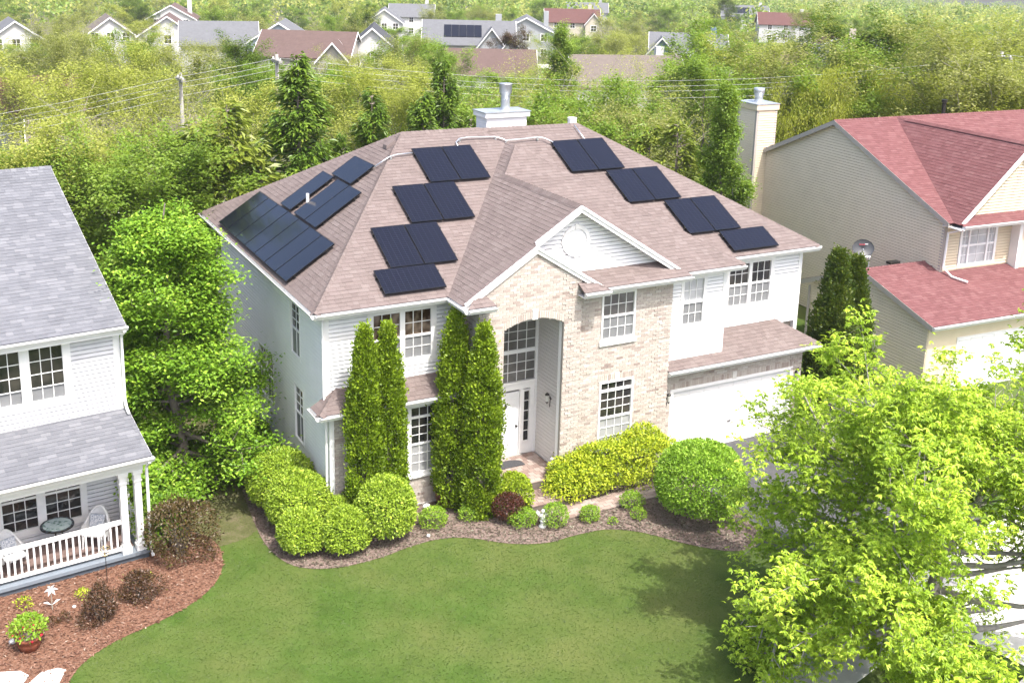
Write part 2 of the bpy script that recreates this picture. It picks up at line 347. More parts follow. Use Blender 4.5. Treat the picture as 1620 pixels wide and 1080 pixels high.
def bricks(parent, fr, z0, z1, lim, openings=(), quoins=(), soldiers=(), ch=.075, bl=.215, thick=.1):
    """brickwork: mortar bed with its own openings, each brick a piece"""
    mort = MB(); lst = []
    k = 0; z = z0
    while z < z1:
        zt = z + ch; zm = z + ch / 2
        a, b = lim(zm)
        cuts = [c for c in (f(zm) for f in openings) if c]
        scuts = [c for c in (s(zm) for s in soldiers) if c]
        if b - a > .03:
            for p, q in minus((a, b), cuts):
                mort.box(fr, p, q, -thick, 0, z, zt + .001)
            for p, q in minus((a, b), cuts + scuts):
                u = math.floor(p / bl) * bl - (bl / 2 if k % 2 else 0)
                while u < q:
                    s, e = max(u + .005, p), min(u + bl - .005, q)
                    if e - s > .03:
                        n = .007 + rng.random() * .004
                        blk = int((z - z0) / (ch * 5)) % 2
                        for (qa, qb) in quoins:
                            wq = .62 if blk else .42
                            side = qa if qb > 0 else qa - wq
                            if side <= (s + e) / 2 <= side + wq and ((z - z0) / ch) % 5 > .6: n += .012
                        lst.append((fr, s, e, z + .005, zt - .005, n, float(np.clip(rng.beta(2.2, 1.9), 0, 1))))
                    u += bl
        z = zt; k += 1
    w = mort.build('brick_wall', mortar, parent)
    BRK.append((w, lst)); return w
def soldier(lst_owner, fr, ua, ub, zf, h=.205, wd=.075):
    """upright bricks over an opening; zf gives the height under them"""
    w, lst = BRK[-1]; u = ua
    while u < ub - .03:
        e = min(u + wd, ub); z = zf((u + e) / 2)
        lst.append((fr, u + .005, e - .005, z, z + h, .014, float(rng.beta(2, 2)))); u = e
def finish_bricks(n_obj):
    cand = []
    for w, lst in BRK:
        for i, (fr, s, e, z, zt, n, t) in enumerate(lst):
            if abs((e - s) - .205) < 1e-6 and abs((zt - z) - .065) < 1e-6 and fr.N[1] < -.9:
                cand.append((np.linalg.norm(fr.p((s + e) / 2, 0, z) - CAM), w.name, i))
    cand.sort(); pick = {(a, b) for _, a, b in cand[:n_obj]}
    var = {}
    for w, lst in BRK:
        m = MB()
        for i, (fr, s, e, z, zt, n, t) in enumerate(lst):
            if (w.name, i) in pick:
                key = (int(t * 7), round(n, 2))
                if key not in var:
                    mm = MB(); mm.box(Fr((0, 0, 0), fr.U, fr.N), 0, .205, -.01, n, 0, .065, tint=t)
                    var[key] = mm.mesh('brick', brick_m)
                mobj('brick', var[key], w, fr.p(s, 0, z) - org(w))
            else: m.box(fr, s, e, -.01, n, z, zt, tint=t)
        if m.q: tag(m.build('bricks', brick_m, w), kind='stuff')
SHG = []
def shingles(parent, poly, mat, deck, ex=.15, und=True, name='roof_plane', dens=1.0):
    """one convex roof plane; poly starts with its eave edge. Returns the plane part"""
    P = [np.array(q, float) for q in poly]
    u = P[1] - P[0]; u /= np.linalg.norm(u)
    n = np.cross(u, P[2] - P[0]); n /= np.linalg.norm(n)
    if n[2] < 0: n = -n
    v = np.cross(n, u)
    Q = [((q - P[0]) @ u, (q - P[0]) @ v) for q in P]
    mb = MB(); base = [q - n * .004 for q in P]; low = [q - n * .05 for q in P]; k = len(P)
    mb.add(base, [tuple(range(k))]); mb.add(low, [tuple(range(k))[::-1]])
    for i in range(k): mb.add([base[i], low[i], low[(i + 1) % k], base[(i + 1) % k]], [(0, 1, 2, 3)])
    part = mb.build(name, deck, parent)
    def span(vv):
        xs = []
        for i in range(k):
            (x0, y0), (x1, y1) = Q[i], Q[(i + 1) % k]
            if abs(y1 - y0) < 1e-9:
                if abs(vv - y0) < 1e-6: xs += [x0, x1]
                continue
            t = (vv - y0) / (y1 - y0)
            if -1e-9 <= t <= 1 + 1e-9: xs.append(x0 + t * (x1 - x0))
        return (min(xs), max(xs)) if xs else None
    vmax = max(q[1] for q in Q); tabs = []
    v0 = -.02; kk = 0
    while v0 < vmax - .01:
        v1 = min(v0 + ex, vmax - 1e-4); a = span(max(v0, 1e-4)); b = span(v1)
        if a and b:
            x = a[0] - rng.random() * .4
            while x < max(a[1], b[1]):
                wd = (.17, .24, .3)[int(rng.random() * 3)]
                xe = x + wd - .006
                q = (max(x, a[0]), min(xe, a[1]), min(xe, b[1]), max(x, b[0]))
                if q[1] - q[0] > .01 or q[2] - q[3] > .01:
                    full = q == (x, xe, xe, x) and abs(v1 - v0 - ex) < 1e-6
                    tabs.append((q, v0, v1, .007 + rng.random() * .008, float(rng.random()), full, wd))
                x += wd
        v0 = v1; kk += 1
    SHG.append((part, P[0], u, v, n, tabs, mat, ex)); return part
def tabgeo(P0, u, v, n, q, v0, v1, h):
    a, b, c, d = q
    if b < a: a = b = (a + b) / 2
    if c < d: c = d = (c + d) / 2
    pt = lambda x, y, z: P0 + u * x + v * y + n * z
    return [pt(a, v0, h), pt(b, v0, h), pt(c, v1, .003), pt(d, v1, .003), pt(a, v0, 0), pt(b, v0, 0)]
def finish_shingles(n_obj):
    cand = []
    for i, (part, P0, u, v, n, tabs, mat, ex) in enumerate(SHG):
        if n @ (P0 - CAM) > -2: continue
        for j, t in enumerate(tabs):
            if t[5]: cand.append((np.linalg.norm(P0 + u * t[0][0] + v * t[1] - CAM), i, j))
    cand.sort(); pick = {(i, j) for _, i, j in cand[:n_obj]}
    var = {}
    E3 = np.eye(3)
    for i, (part, P0, u, v, n, tabs, mat, ex) in enumerate(SHG):
        V = []; F = []; T = []
        o = org(part)
        for j, (q, v0, v1, h, t, full, wd) in enumerate(tabs):
            if (i, j) in pick:
                key = (mat.name, wd, int(t * 6))
                if key not in var:
                    g = tabgeo(np.zeros(3), E3[0], E3[1], E3[2], (0, wd - .006, wd - .006, 0), 0, ex, .012)
                    var[key] = MB().add(g, [(0, 1, 2, 3), (4, 5, 1, 0)], t).mesh('shingle', mat)
                ob = mobj('shingle', var[key], part)
                mm = Matrix(np.array([u, v, n]).T.tolist()).to_4x4(); mm.translation = Vector(P0 + u * q[0] + v * v0 - o)
                ob.matrix_local = mm
                continue
            b = len(V); V += tabgeo(P0, u, v, n, q, v0, v1, h)
            F += [(b, b + 1, b + 2, b + 3), (b + 4, b + 5, b + 1, b)]; T += [t, t]
        if V:
            me = fastmesh('shingles', np.array(V) - o, np.array(F), mat, T)
            tag(mobj('shingles', me, part), kind='stuff')
def caps(parent, a, b, mat, wd=.15, drop=.10, step=.16):
    """ridge and hip caps from a to b"""
    a = np.array(a, float); b = np.array(b, float); d = b - a; Ln = np.linalg.norm(d); d /= Ln
    s = np.cross(d, (0, 0, 1)); s /= np.linalg.norm(s); up = np.cross(s, d); m = MB(); n = int(Ln / step)
    for i in range(n):
        p = a + d * Ln * i / n; q = a + d * Ln * (i + 1.15) / n; h0, h1 = .035, .02; t = float(rng.random())
        m.add([p + up * h0, q + up * h1, q + s * wd + up * (h1 - drop), p + s * wd + up * (h0 - drop), p - s * wd + up * (h0 - drop), q - s * wd + up * (h1 - drop)],
              [(0, 1, 2, 3), (4, 5, 1, 0)], t)
    return tag(m.build('ridge_caps', mat, parent), kind='stuff')
def gutter(parent, a, b, outw, mat=None, h=.12, wd=.12):
    """open K-style gutter whose back top edge runs a-b"""
    a = np.array(a, float); b = np.array(b, float); o = np.array(outw, float); z = np.array((0, 0, 1.)); m = MB()
    prof = [(0, -.01), (0, -h), (wd * .55, -h), (wd * .75, -h * .5), (wd, -h * .3), (wd, -.005), (wd - .015, 0), (wd - .02, -.02), (wd * .6, -h * .6), (.012, -h + .02), (.012, -.01)]
    P = [q + o * x + z * y for q in (a, b) for x, y in prof]; k = len(prof)
    m.add(P, [(i, (i + 1) % k, (i + 1) % k + k, i + k) for i in range(k)])
    m.add([a + o * x + z * y for x, y in ((0, 0), (0, -h), (wd * .55, -h), (wd, -h * .3), (wd, 0))], [(0, 1, 2, 3, 4)])
    m.add([b + o * x + z * y for x, y in ((0, 0), (0, -h), (wd * .55, -h), (wd, -h * .3), (wd, 0))], [(4, 3, 2, 1, 0)])
    return m.build('gutter', mat or gutter_w, parent)
def boxpart(parent, name, mat, fr, *b):
    m = MB()
    if len(b) == 1 and isinstance(b[0], list): b = b[0]
    for q in (b if isinstance(b[0], (tuple, list)) else [b]): m.box(fr, *q)
    return m.build(name, mat, parent)
def window(parent, fr, units, z0, z1, sashes, cols, casing=.09, sill=0, label=None, trim=None, panes=True, glassn=-.03, arch=None):
    """units [(ua,ub)] of glass, sashes [(za,zb,rows,glass)]; arch(u)-> top height"""
    trim = trim or white
    ua, ub = units[0][0], units[-1][1]; m = MB(); c = casing
    m.box(fr, ua - c, ua, -.08, .035, z0 - c, z1 + c); m.box(fr, ub, ub + c, -.08, .035, z0 - c, z1 + c)
    m.box(fr, ua, ub, -.08, .035, z1, z1 + c); m.box(fr, ua, ub, -.08, .035, z0 - c, z0)
    for (p, q), (r, s) in zip(units, units[1:]): m.box(fr, q, r, -.08, .033, z0, z1)
    for (za, zb, *_), (zc, zd, *_) in zip(sashes, sashes[1:]):
        lo, hi = min(zb, zd), max(za, zc)
        for p, q in units: m.box(fr, p, q, -.06, .012, lo, hi)
    win = m.build('window', trim, parent)
    if label: win['label'] = label
    g = MB(); bw = .009
    gc = cols if isinstance(cols, (list, tuple)) else [cols] * len(sashes)
    for (za, zb, rows, gm), cc in zip(sashes, gc):
        for p, q in units:
            du = (q - p) / cc; dz = (zb - za) / rows
            for i in range(1, cc): g.box(fr, p + du * i - bw, p + du * i + bw, -.028, -.008, za, zb)
            for j in range(1, rows): g.box(fr, p, q, -.027, -.009, za + dz * j - bw, za + dz * j + bw)
            if panes:
                for i in range(cc):
                    for j in range(rows):
                        e = rng.normal(0, .0018, 4)      # panes never sit perfectly true
                        x0, x1, y0, y1 = p + du * i, p + du * i + du, za + dz * j, za + dz * j + dz
                        Pn = [fr.p(x0, glassn + e[0], y0), fr.p(x1, glassn + e[1], y0), fr.p(x1, glassn + e[0] + e[1] * .5, y1), fr.p(x0, glassn + e[2] * .5, y1)]
                        f = (0, 1, 2, 3) if np.dot(np.cross(fr.U, fr.Z), fr.N) > 0 else (3, 2, 1, 0)
                        MB().add(Pn, [f]).build('pane', gm, win)
            else:
                MB().box(fr, p, q, -.05, glassn, za, zb).build('pane', gm, win)
    if g.q: g.build('grille', trim, win)
    if sill: boxpart(win, 'sill', trim, fr, ua - c - .05, ub + c + .05, -.05, .07, z0 - c - sill, z0 - c + .001)
    return win
def lantern(parent, p, outw, name='wall_lantern'):
    o = np.array(outw, float); p = np.array(p, float); c = p + o * .13; m = MB()
    m.tube([p, p + o * .02], .05, 10); m.tube([p + (0, 0, .02), p + o * .07 + (0, 0, .1), c + (0, 0, .14)], .012, 6)
    m.tube([p + o * .02 - (0, 0, .05), p + o * .03 - (0, 0, .28)], .012, 6)
    m.lathe(c, [(.012, .2), (.075, .14), (.07, .12), (.062, .12), (.04, -.09), (.05, -.1), (.02, -.14), (.004, -.17)][::-1], 8)
    l = m.build(name, dark, parent)
    MB().lathe(c, [(.041, -.085), (.064, .115)], 8).build('lamp_glass', lampglass, l)
    return l

# ------------------------------------------------------------------ setting: ground, beds, drive, paths, street
def sheet(name, pts, z, mat, kind='structure', sub=None, parent=None):
    m = MB(); m.add([(x, y, z) for x, y in pts], [tuple(range(len(pts)))]); o = m.build(name, mat, parent)
    return tag(o, kind=kind)
def smooth_loop(pts, n=6):
    P = np.array(pts, float); k = len(P); out = []
    for i in range(k):
        a, b, c, d = P[i - 1], P[i], P[(i + 1) % k], P[(i + 2) % k]
        for j in range(n):
            t = j / n; out.append(.5 * ((2 * b) + (-a + c) * t + (2 * a - 5 * b + 4 * c - d) * t * t + (-a + 3 * b - 3 * c + d) * t ** 3))
    return np.array(out)
def inside(px, py, poly):
    x, y = poly[:, 0], poly[:, 1]; x2, y2 = np.roll(x, -1), np.roll(y, -1); r = np.zeros(len(px), bool)
    for a, b, c, d in zip(x, y, x2, y2):
        if b == d: continue
        r ^= ((b > py) != (d > py)) & (px < (c - a) * (py - b) / (d - b) + a)
    return r
def terr(x, y): return -.03 - .03 * max(0, math.hypot(x - CAM[0], y - CAM[1]) - 45)
gv = [(CAM[0], CAM[1], -.03)]; gf = []; ka = 96; rads = [20, 45, 60, 80, 110, 160, 240, 400, 700, 1100, 1700]
for r_ in rads: gv += [(CAM[0] + r_ * math.cos(6.28318 * j / ka), CAM[1] + r_ * math.sin(6.28318 * j / ka), -.03 - .03 * max(0, r_ - 45)) for j in range(ka)]
gm_ = MB(); gm_.v = gv
for j in range(ka):
    gm_.t.append((0, 1 + j, 1 + (j + 1) % ka)); gm_.tt.append(.5)
    for i in range(len(rads) - 1): gm_.q.append((1 + i * ka + j, 1 + (i + 1) * ka + j, 1 + (i + 1) * ka + (j + 1) % ka, 1 + i * ka + (j + 1) % ka)); gm_.tq.append(.5)
tag(gm_.build('ground', far_m), kind='structure')
def road(name, pts, wd, mat):
    m = MB(); pts = [np.array(q, float) for q in pts]; P = []
    for a, b in zip(pts, pts[1:]):
        n_ = max(1, int(np.linalg.norm(b - a) / 4)); P += [a + (b - a) * i / n_ for i in range(n_)]
    P.append(pts[-1])
    for i, q in enumerate(P):
        d = P[min(i + 1, len(P) - 1)] - P[max(i - 1, 0)]; d /= np.linalg.norm(d); s_ = np.array((-d[1], d[0])) * wd / 2
        for k in (-1, 1): e = q + s_ * k; m.v.append((e[0], e[1], max(terr(*q), terr(*e)) + .12))
    for i in range(len(P) - 1): m.q.append((2 * i, 2 * i + 1, 2 * i + 3, 2 * i + 2)[::-1]); m.tq.append(.5)
    return tag(m.build(name, mat), kind='structure')
lawn_poly = np.array([(-22, -30), (40, -30), (40, 24), (-22, 24)], float)
sheet('lawn', lawn_poly, 0, lawn_m)
side_poly = smooth_loop([(-4.2, .4), (-2.9, .2), (-1.6, .6), (-.9, 2.6), (-.4, 6), (-.5, 13), (-4.3, 13), (-4.2, 6)])
sheet('side_yard', side_poly, .004, rough_m)
bed_poly = smooth_loop([(-1.0, 7), (-1.25, 3.6), (-1.5, 1.2), (-1.55, -.4), (-1.2, -1.6), (-.3, -2.15), (.9, -2.2), (2.0, -2.0), (2.9, -2.02), (3.6, -2.35), (4.4, -3.05), (5.3, -3.45), (6.2, -3.45), (7.2, -3.55), (8.0, -4.1),
                        (8.8, -5.2), (9.7, -6.05), (10.6, -6.0), (11.15, -5.0), (11.25, -2), (11.3, .6), (4.5, 1), (.2, 1.6), (.2, 7)])
sheet('planting_bed', bed_poly, .012, mulch_m)
lbed_poly = smooth_loop([(-9.9, -1.2), (-8, .6), (-4.3, 1.4), (-3.2, 1.3), (-2.72, .3), (-2.95, -1.0), (-3.6, -1.9), (-4.6, -2.5), (-5.9, -2.95), (-6.7, -3.5), (-7.6, -4.6), (-9.9, -5.5)])
sheet('mulch_bed', lbed_poly, .012, mulch_r)
drive_poly = [(11.35, -.22), (17.3, -.22), (17.6, -5), (17.2, -10.2), (11.6, -10.2), (11.25, -5)]
sheet('driveway', drive_poly, .01, asphalt)
# a road and pale lots behind the houses
road('back_road', [(-60, 66), (10, 64), (60, 52), (110, 30)], 7, street_m); road('far_road', [(20, 190), (75, 150), (110, 128), (190, 110)], 8, concrete); road('back_path', [(-40, 40), (0, 42), (14, 44)], 3, concrete)
sd_ = np.array((math.cos(R(14)), math.sin(R(14)))); sn_ = np.array((sd_[1], -sd_[0]))
S0 = np.array((9.85, -12.2))   # tree base; the verge runs along sd_
def strip(name, a0, a1, n0, n1, z, mat):
    p = [S0 + sd_ * a + sn_ * n for a, n in ((a0, n1), (a1, n1), (a1, n0), (a0, n0))]
    return sheet(name, p, z, mat)
# sidewalk in slabs
side = tag(thing('sidewalk', None, None), kind='structure')
fs = Fr((S0[0], S0[1], 0), (*sd_, 0), (*sn_, 0))
for i in range(-7, 14):
    m = MB(); m.box(fs, i * 1.5 + .008, i * 1.5 + 1.492, -2.15, -.72, -.1, .02); bevel(m.build('slab', concrete, side), .012)
strip('driveway_apron', 2.4, 9.5, -.72, 1.72, .012, concrete)
kerb = tag(thing('kerb', None, None), kind='structure')
for i in range(-6, 10):
    m = MB(); m.box(fs, i * 2.4 + .006, i * 2.4 + 2.394, 1.72, 1.88, -.1, .11 if not 0 < i < 4 else .03); bevel(m.build('kerb_stone', concrete, kerb), .03, 3)
strip('street', -30, 60, 1.88, 12, -.012 + .02, street_m)

# ------------------------------------------------------------------ the house with the solar panels
He, D, S_, SL, SR = 6.252, 12.567, .5147, .6555, .6052
X2, X3, B_, C_, YR = 13.939, 17.80, .713, .101, 6.784
XE, XSE, XGR, SG, XG = 3.90, 8.479, 11.592, .630, 7.746
H = S_ * YR; HC = S_ * (YR - C_)
hs = thing('brick_house', 'white sided brick-fronted house with brown hip roof carrying solar panels', 'house', (6, 0, 0))
# walls: fronts
fA = Fr((0, .40, 0), (1, 0, 0), (0, -1, 0)); fAl = Fr((0, .05, 0), (1, 0, 0), (0, -1, 0))
fE = Fr((0, -.90, 0), (1, 0, 0), (0, -1, 0)); fG = Fr((0, -.65, 0), (1, 0, 0), (0, -1, 0)); fB = Fr((0, -.31, 0), (1, 0, 0), (0, -1, 0))
fC = Fr((0, .50, 0), (1, 0, 0), (0, -1, 0)); fGa = Fr((0, -.30, 0), (1, 0, 0), (0, -1, 0)); fD = Fr((0, .85, 0), (1, 0, 0), (0, -1, 0))
fL = Fr((.40, 0, 0), (0, 1, 0), (-1, 0, 0)); fEl = Fr((4.41, 0, 0), (0, 1, 0), (-1, 0, 0)); fGb = Fr((0, -.35, 0), (1, 0, 0), (0, -1, 0))
# core so that no light leaks through the walls
core = MB()
core.box(WORLD, .46, 17.3, 1.0, 12.05, .02, 6.2); core.box(WORLD, .46, 5.0, .62, 1.1, .02, 6.1); core.box(WORLD, 7.5, 17.3, .62, 1.1, .02, 6.2); core.box(WORLD, .46, 4.6, .2, .7, .02, 3.3); core.box(WORLD, 7.6, 11.1, -.45, .7, .02, 6.2)
core.box(WORLD, 11.0, 17.0, -.1, .7, .02, 2.95); core.box(WORLD, 11.1, 13.4, -.2, .7, 2.9, 6.1); core.box(WORLD, 4.5, 5.02, -.8, .7, .02, 5.95)
core.build('sheathing', pbr('sheathing', (.3, .27, .22), (.34, .3, .25), .9, dirt=0), hs)
# openings (glass rectangles grown by the casing)
wA = rect(1.72, 3.64, 4.36, 5.92); wAl = rect(1.86, 3.66, .98, 3.14); wGu = rect(8.62, 9.82, 4.44, 5.9); wGl = rect(8.66, 9.9, .92, 3.1)
wB = rect(11.78, 12.74, 4.3, 5.95); wC = rect(14.24, 16.16, 4.32, 5.92)
siding(hs, fA, .5, 4.41, 3.75, 6.06, siding_w, [wA])
siding(hs, fB, 11.2, 13.44, 3.0, 6.06, siding_w, [wB]); siding(hs, fC, 13.5, 17.3, 3.55, 6.06, siding_w, [wC])
lw = [(2.53, 3.34, 4.05, 5.62), (5.34, 6.05, 1.54, 3.15), (6.13, 6.84, 1.54, 3.15), (2.35, 3.12, 1.43, 3.10), (11.35, 12.0, 4.2, 5.6), (11.5, 12.1, 1.9, 3.1)]
lo_ = [rect(a - .05, b + .05, c - .05, d + .05) for a, b, c, d in lw]
siding(hs, fL, .42, 12.07, 3.52, 6.06, siding_w, lo_); siding(hs, fL, .14, 12.07, .12, 3.52, siding_w, lo_)
fRw = Fr((17.4, 0, 0), (0, -1, 0), (1, 0, 0)); fBk = Fr((0, 12.17, 0), (-1, 0, 0), (0, 1, 0))
siding(hs, fRw, -12.1, -.6, .1, 6.06, siding_w, ex=.236); siding(hs, fBk, -17.3, -.5, .1, 6.06, siding_w, ex=.236)
boxpart(hs, 'side_wall', siding_w, WORLD, 13.46, 13.52, -.3, .5, 3.0, 6.06)
# corner boards
boxpart(hs, 'corner_board', white, WORLD, .37, .52, .365, .52, 3.55, 6.08); boxpart(hs, 'corner_board', white, WORLD, .37, .5, .015, .14, 0.1, 3.36)
boxpart(hs, 'corner_board', white, WORLD, 17.28, 17.43, .465, .62, 3.2, 6.08); boxpart(hs, 'corner_board', white, WORLD, 13.4, 13.55, -.345, -.2, 3.05, 6.08)
boxpart(hs, 'corner_board', white, WORLD, .37, .5, 12.05, 12.2, .1, 6.08); boxpart(hs, 'corner_board', white, WORLD, 11.2, 11.32, -.345, -.3, 3.3, 6.08)
# downspout on the left corner and by the big gable
m = MB(); m.tube([(.33, .33, 6.02), (.33, .33, 3.8), (.33, .28, 3.62)], .035, 6); m.build('downspout', white, hs)
m = MB(); m.tube([(.30, .10, 3.3), (.30, .10, .2), (.25, -.1, .1)], .035, 6); m.build('downspout', white, hs)
# brickwork
def rake(z, x0=XE, x1=XSE, pad=.28):
    if z < He - .05: return (4.41, 7.75)
    d = (z - He) / SG + pad
    return (max(4.41, x0 + d), min(7.75, x1 - d))
def arch_top(u): return 5.33 + .24 * (1 - ((u - 6.2) / .98) ** 2)
def arch_cut(z):
    if z < .42: return None
    if z < 5.33: return (5.22, 7.18)
    k = 1 - (z - 5.33) / .24
    return (6.2 - .98 * math.sqrt(k), 6.2 + .98 * math.sqrt(k)) if k > 0 else None
def arch_sol(z):
    if 5.33 < z < 5.33 + .24 + .23:
        k = 1 - max(0, (z - 5.33 - .22)) / .24
        return (5.22, 7.18) if k >= 1 else ((6.2 - .98 * math.sqrt(k), 6.2 + .98 * math.sqrt(k)) if k > 0 else None)
bricks(hs, fE, 0, 7.75, rake, [arch_cut], quoins=[(4.41, 1), (7.75, -1)], soldiers=[arch_sol])
soldier(None, fE, 5.22, 7.18, arch_top)
bricks(hs, fG, 0, 6.06, lambda z: (7.75, 11.2), [wGu, wGl], quoins=[(7.75, 1), (11.2, -1)], soldiers=[rect(8.6, 9.95, 3.1, 3.32)])
soldier(None, fG, 8.6, 9.95, lambda u: 3.11)
bricks(hs, fAl, 0, 3.38, lambda z: (.5, 4.41), [wAl], quoins=[(.5, 1)])
bricks(hs, fEl, 0, 6.06, lambda z: (-.88, .4), [])
gd = rect(11.72, 16.62, -1, 2.2)
bricks(hs, fGa, 0, 2.9, lambda z: (11.2, 17.08), [gd], quoins=[(17.08, -1)], soldiers=[rect(11.7, 16.75, 2.2, 2.43)])
soldier(None, fGa, 11.7, 16.75, lambda u: 2.215)
boxpart(hs, 'brick_return', mortar, WORLD, 7.66, 7.745, -.86, -.56, 0, 6.0); boxpart(hs, 'brick_return', mortar, WORLD, 11.1, 11.196, -.62, -.2, 0, 6.0)
boxpart(hs, 'brick_return', mortar, WORLD, 16.98, 17.076, -.26, .6, 0, 2.9)
boxpart(hs, 'keystone', stone_m, fE, 6.11, 6.29, -.02, .035, 5.54, 5.84); boxpart(hs, 'keystone', stone_m, fG, 9.2, 9.36, -.02, .03, 3.1, 3.36); boxpart(hs, 'keystone', stone_m, fGa, 14.1, 14.26, -.02, .03, 2.2, 2.46)
boxpart(hs, 'foundation', concrete, WORLD, [(.42, 4.5, .02, .3, -.1, .06), (4.36, 11.25, -.94, -.3, -.1, .04)])
# recessed entry: siding cheek, soffit, door wall
fCh = Fr((7.36, 0, 0), (0, -1, 0), (-1, 0, 0))
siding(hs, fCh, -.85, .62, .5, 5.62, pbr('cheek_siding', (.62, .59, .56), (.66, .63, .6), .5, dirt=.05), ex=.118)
boxpart(hs, 'jamb_board', white, WORLD, 7.18, 7.37, -.79, -.64, .46, 5.6); boxpart(hs, 'jamb_board', white, WORLD, 5.14, 5.2, -.79, -.0, .46, 5.6)
boxpart(hs, 'entry_side_wall', siding_w, WORLD, 5.05, 5.15, -.78, .85, .4, 5.7); boxpart(hs, 'entry_ceiling', white, WORLD, 5.0, 7.5, -.8, .9, 5.62, 5.7)
boxpart(hs, 'cheek_wall', siding_w, WORLD, 7.37, 7.5, -.62, .9, .4, 5.7)
boxpart(hs, 'door_surround', white, fD, [(5.15, 7.36, -.1, .0, 4.86, 5.65), (7.27, 7.36, -.1, .03, .5, 5.65), (5.15, 7.27, -.1, .0, 2.66, 2.86), (5.15, 5.6, -.1, 0, .5, 2.66), (5.15, 5.3, -.1, .02, 2.86, 4.86), (6.77, 6.87, -.1, .02, .5, 2.66),
                                         (7.12, 7.27, -.1, .0, .5, 2.66), (6.87, 7.12, -.1, 0, .5, .9)])
window(hs, fD, [(5.4, 7.26)], 2.93, 4.84, [(2.95, 3.85, 3, g_mid), (3.97, 4.84, 3, g_mid)], 6, casing=.08)
window(hs, fD, [(6.9, 7.09)], .92, 2.58, [(.92, 2.58, 5, g_dark)], 1, casing=.03)
dr = MB(); dr.box(fD, 5.86, 6.77, -.12, -.05, .53, 2.58)
for a, b in ((5.98, 6.27), (6.37, 6.65)):
    for c, d in ((.68, 1.05), (1.15, 1.72), (1.82, 2.4)): dr.box(fD, a, b, -.055, -.038, c, d)
dr = bevel(dr.build('door', pbr('white_door', (.72, .73, .74), (.76, .77, .78), .4, dirt=.04), hs), .008)
m = MB(); m.tube([fD.p(6.68, -.06, 1.45), fD.p(6.68, -.0, 1.45)], .035, 10); m.build('door_handle', dark, dr)
m = MB(); m.tube([fD.p(6.29, -.05, 2.05), fD.p(6.29, -.03, 2.24)], .02, 6); m.box(fD, 6.24, 6.34, -.05, -.03, 2.1, 2.18); m.build('door_knocker', dark, dr)
boxpart(hs, 'door_sill', trim_t, fD, 5.6, 6.86, -.1, .1, .47, .53)
lantern(hs, (7.345, -.03, 2.6), (-1, 0, 0)); lantern(hs, (16.86, -.31, 2.0), (0, -1, 0)); lantern(hs, (11.46, -.31, 2.0), (0, -1, 0))
# windows
window(hs, fA, [(1.81, 2.60), (2.75, 3.55)], 4.44, 5.84, [(4.44, 5.06, 2, g_scr), (5.12, 5.84, 2, g_room)], 3, casing=.17)
window(hs, fAl, [(1.93, 2.68), (2.80, 3.58)], 1.06, 3.06, [(1.06, 1.90, 3, g_scrl), (1.95, 2.72, 3, g_dark), (2.79, 3.06, 1, g_dark)], 3, casing=.1, sill=.06)
window(hs, fG, [(8.68, 9.77)], 4.48, 5.86, [(4.48, 5.14, 2, g_scr), (5.20, 5.86, 2, g_mid)], 4, casing=.06, sill=.14)
window(hs, fG, [(8.72, 9.84)], .97, 3.05, [(.97, 1.88, 3, g_scrl), (1.94, 2.75, 3, g_dark), (2.83, 3.05, 1, g_dark)], 4, casing=.06, sill=.08)
window(hs, fB, [(11.88, 12.64)], 4.38, 5.84, [(4.38, 5.05, 2, g_scr), (5.12, 5.84, 2, g_curt)], 3, casing=.12)
window(hs, fC, [(14.33, 15.14), (15.27, 16.07)], 4.41, 5.83, [(4.41, 5.08, 2, g_scr), (5.14, 5.83, 2, g_dark)], 3, casing=.15)
for a, b, c, d in lw[:4]:
    zm = c + (d - c) * .5
    window(hs, fL, [(a, b)], c, d, [(c, zm - .02, 1, g_scr), (zm + .02, d, 3, g_dark)], 2 if b - a > .75 else 2, casing=.05)
for a, b, c, d in lw[4:]: window(hs, fL, [(a, b)], c, d, [(c, (c + d) / 2 - .02, 1, g_scr), ((c + d) / 2 + .02, d, 1, g_dark)], 1, casing=.05)
m = MB(); m.box(fL, 8.6, 8.75, 0, .06, 1.2, 1.42); m.build('meter_box', trim_t, hs)
m = MB(); m.tube([fL.p(.75, .02, .65), fL.p(.75, .12, .62)], .02, 6); m.box(fL, .7, .8, .02, .05, .55, .75); m.build('hose_tap', dark, hs)
# garage door: frame and four rows of raised panels
fr_ = MB(); fr_.box(fGa, 16.60, 16.72, -.1, .02, 0, 2.23); fr_.box(fGa, 11.6, 11.73, -.1, .02, 0, 2.23); fr_.box(fGa, 11.73, 16.6, -.1, .015, 2.12, 2.23); fr_.build('garage_frame', white, hs)
gdm = pbr('garage_door_paint', (.70, .70, .69), (.74, .74, .73), .45, dirt=.05)
gdo = MB().box(fGa, 11.74, 16.6, -.13, -.1, .02, 2.12).build('garage_door', gdm, hs)
for r_ in range(4):
    bevel(MB().box(fGa, 11.75, 16.59, -.105, -.085, .03 + r_ * .523, .545 + r_ * .523).build('panel', gdm, gdo), .008)
    for c_ in range(8): bevel(MB().box(fGa, 11.84 + c_ * .6, 12.3 + c_ * .6, -.09, -.077, .11 + r_ * .523, .46 + r_ * .523).build('panel', gdm, gdo), .008)
MB().box(fGa, 14.1, 14.22, -.08, -.05, .66, .69).build('door_handle', dark, gdo)
boxpart(hs, 'garage_threshold', concrete, fGa, 11.6, 16.7, -.2, .14, -.05, .02)

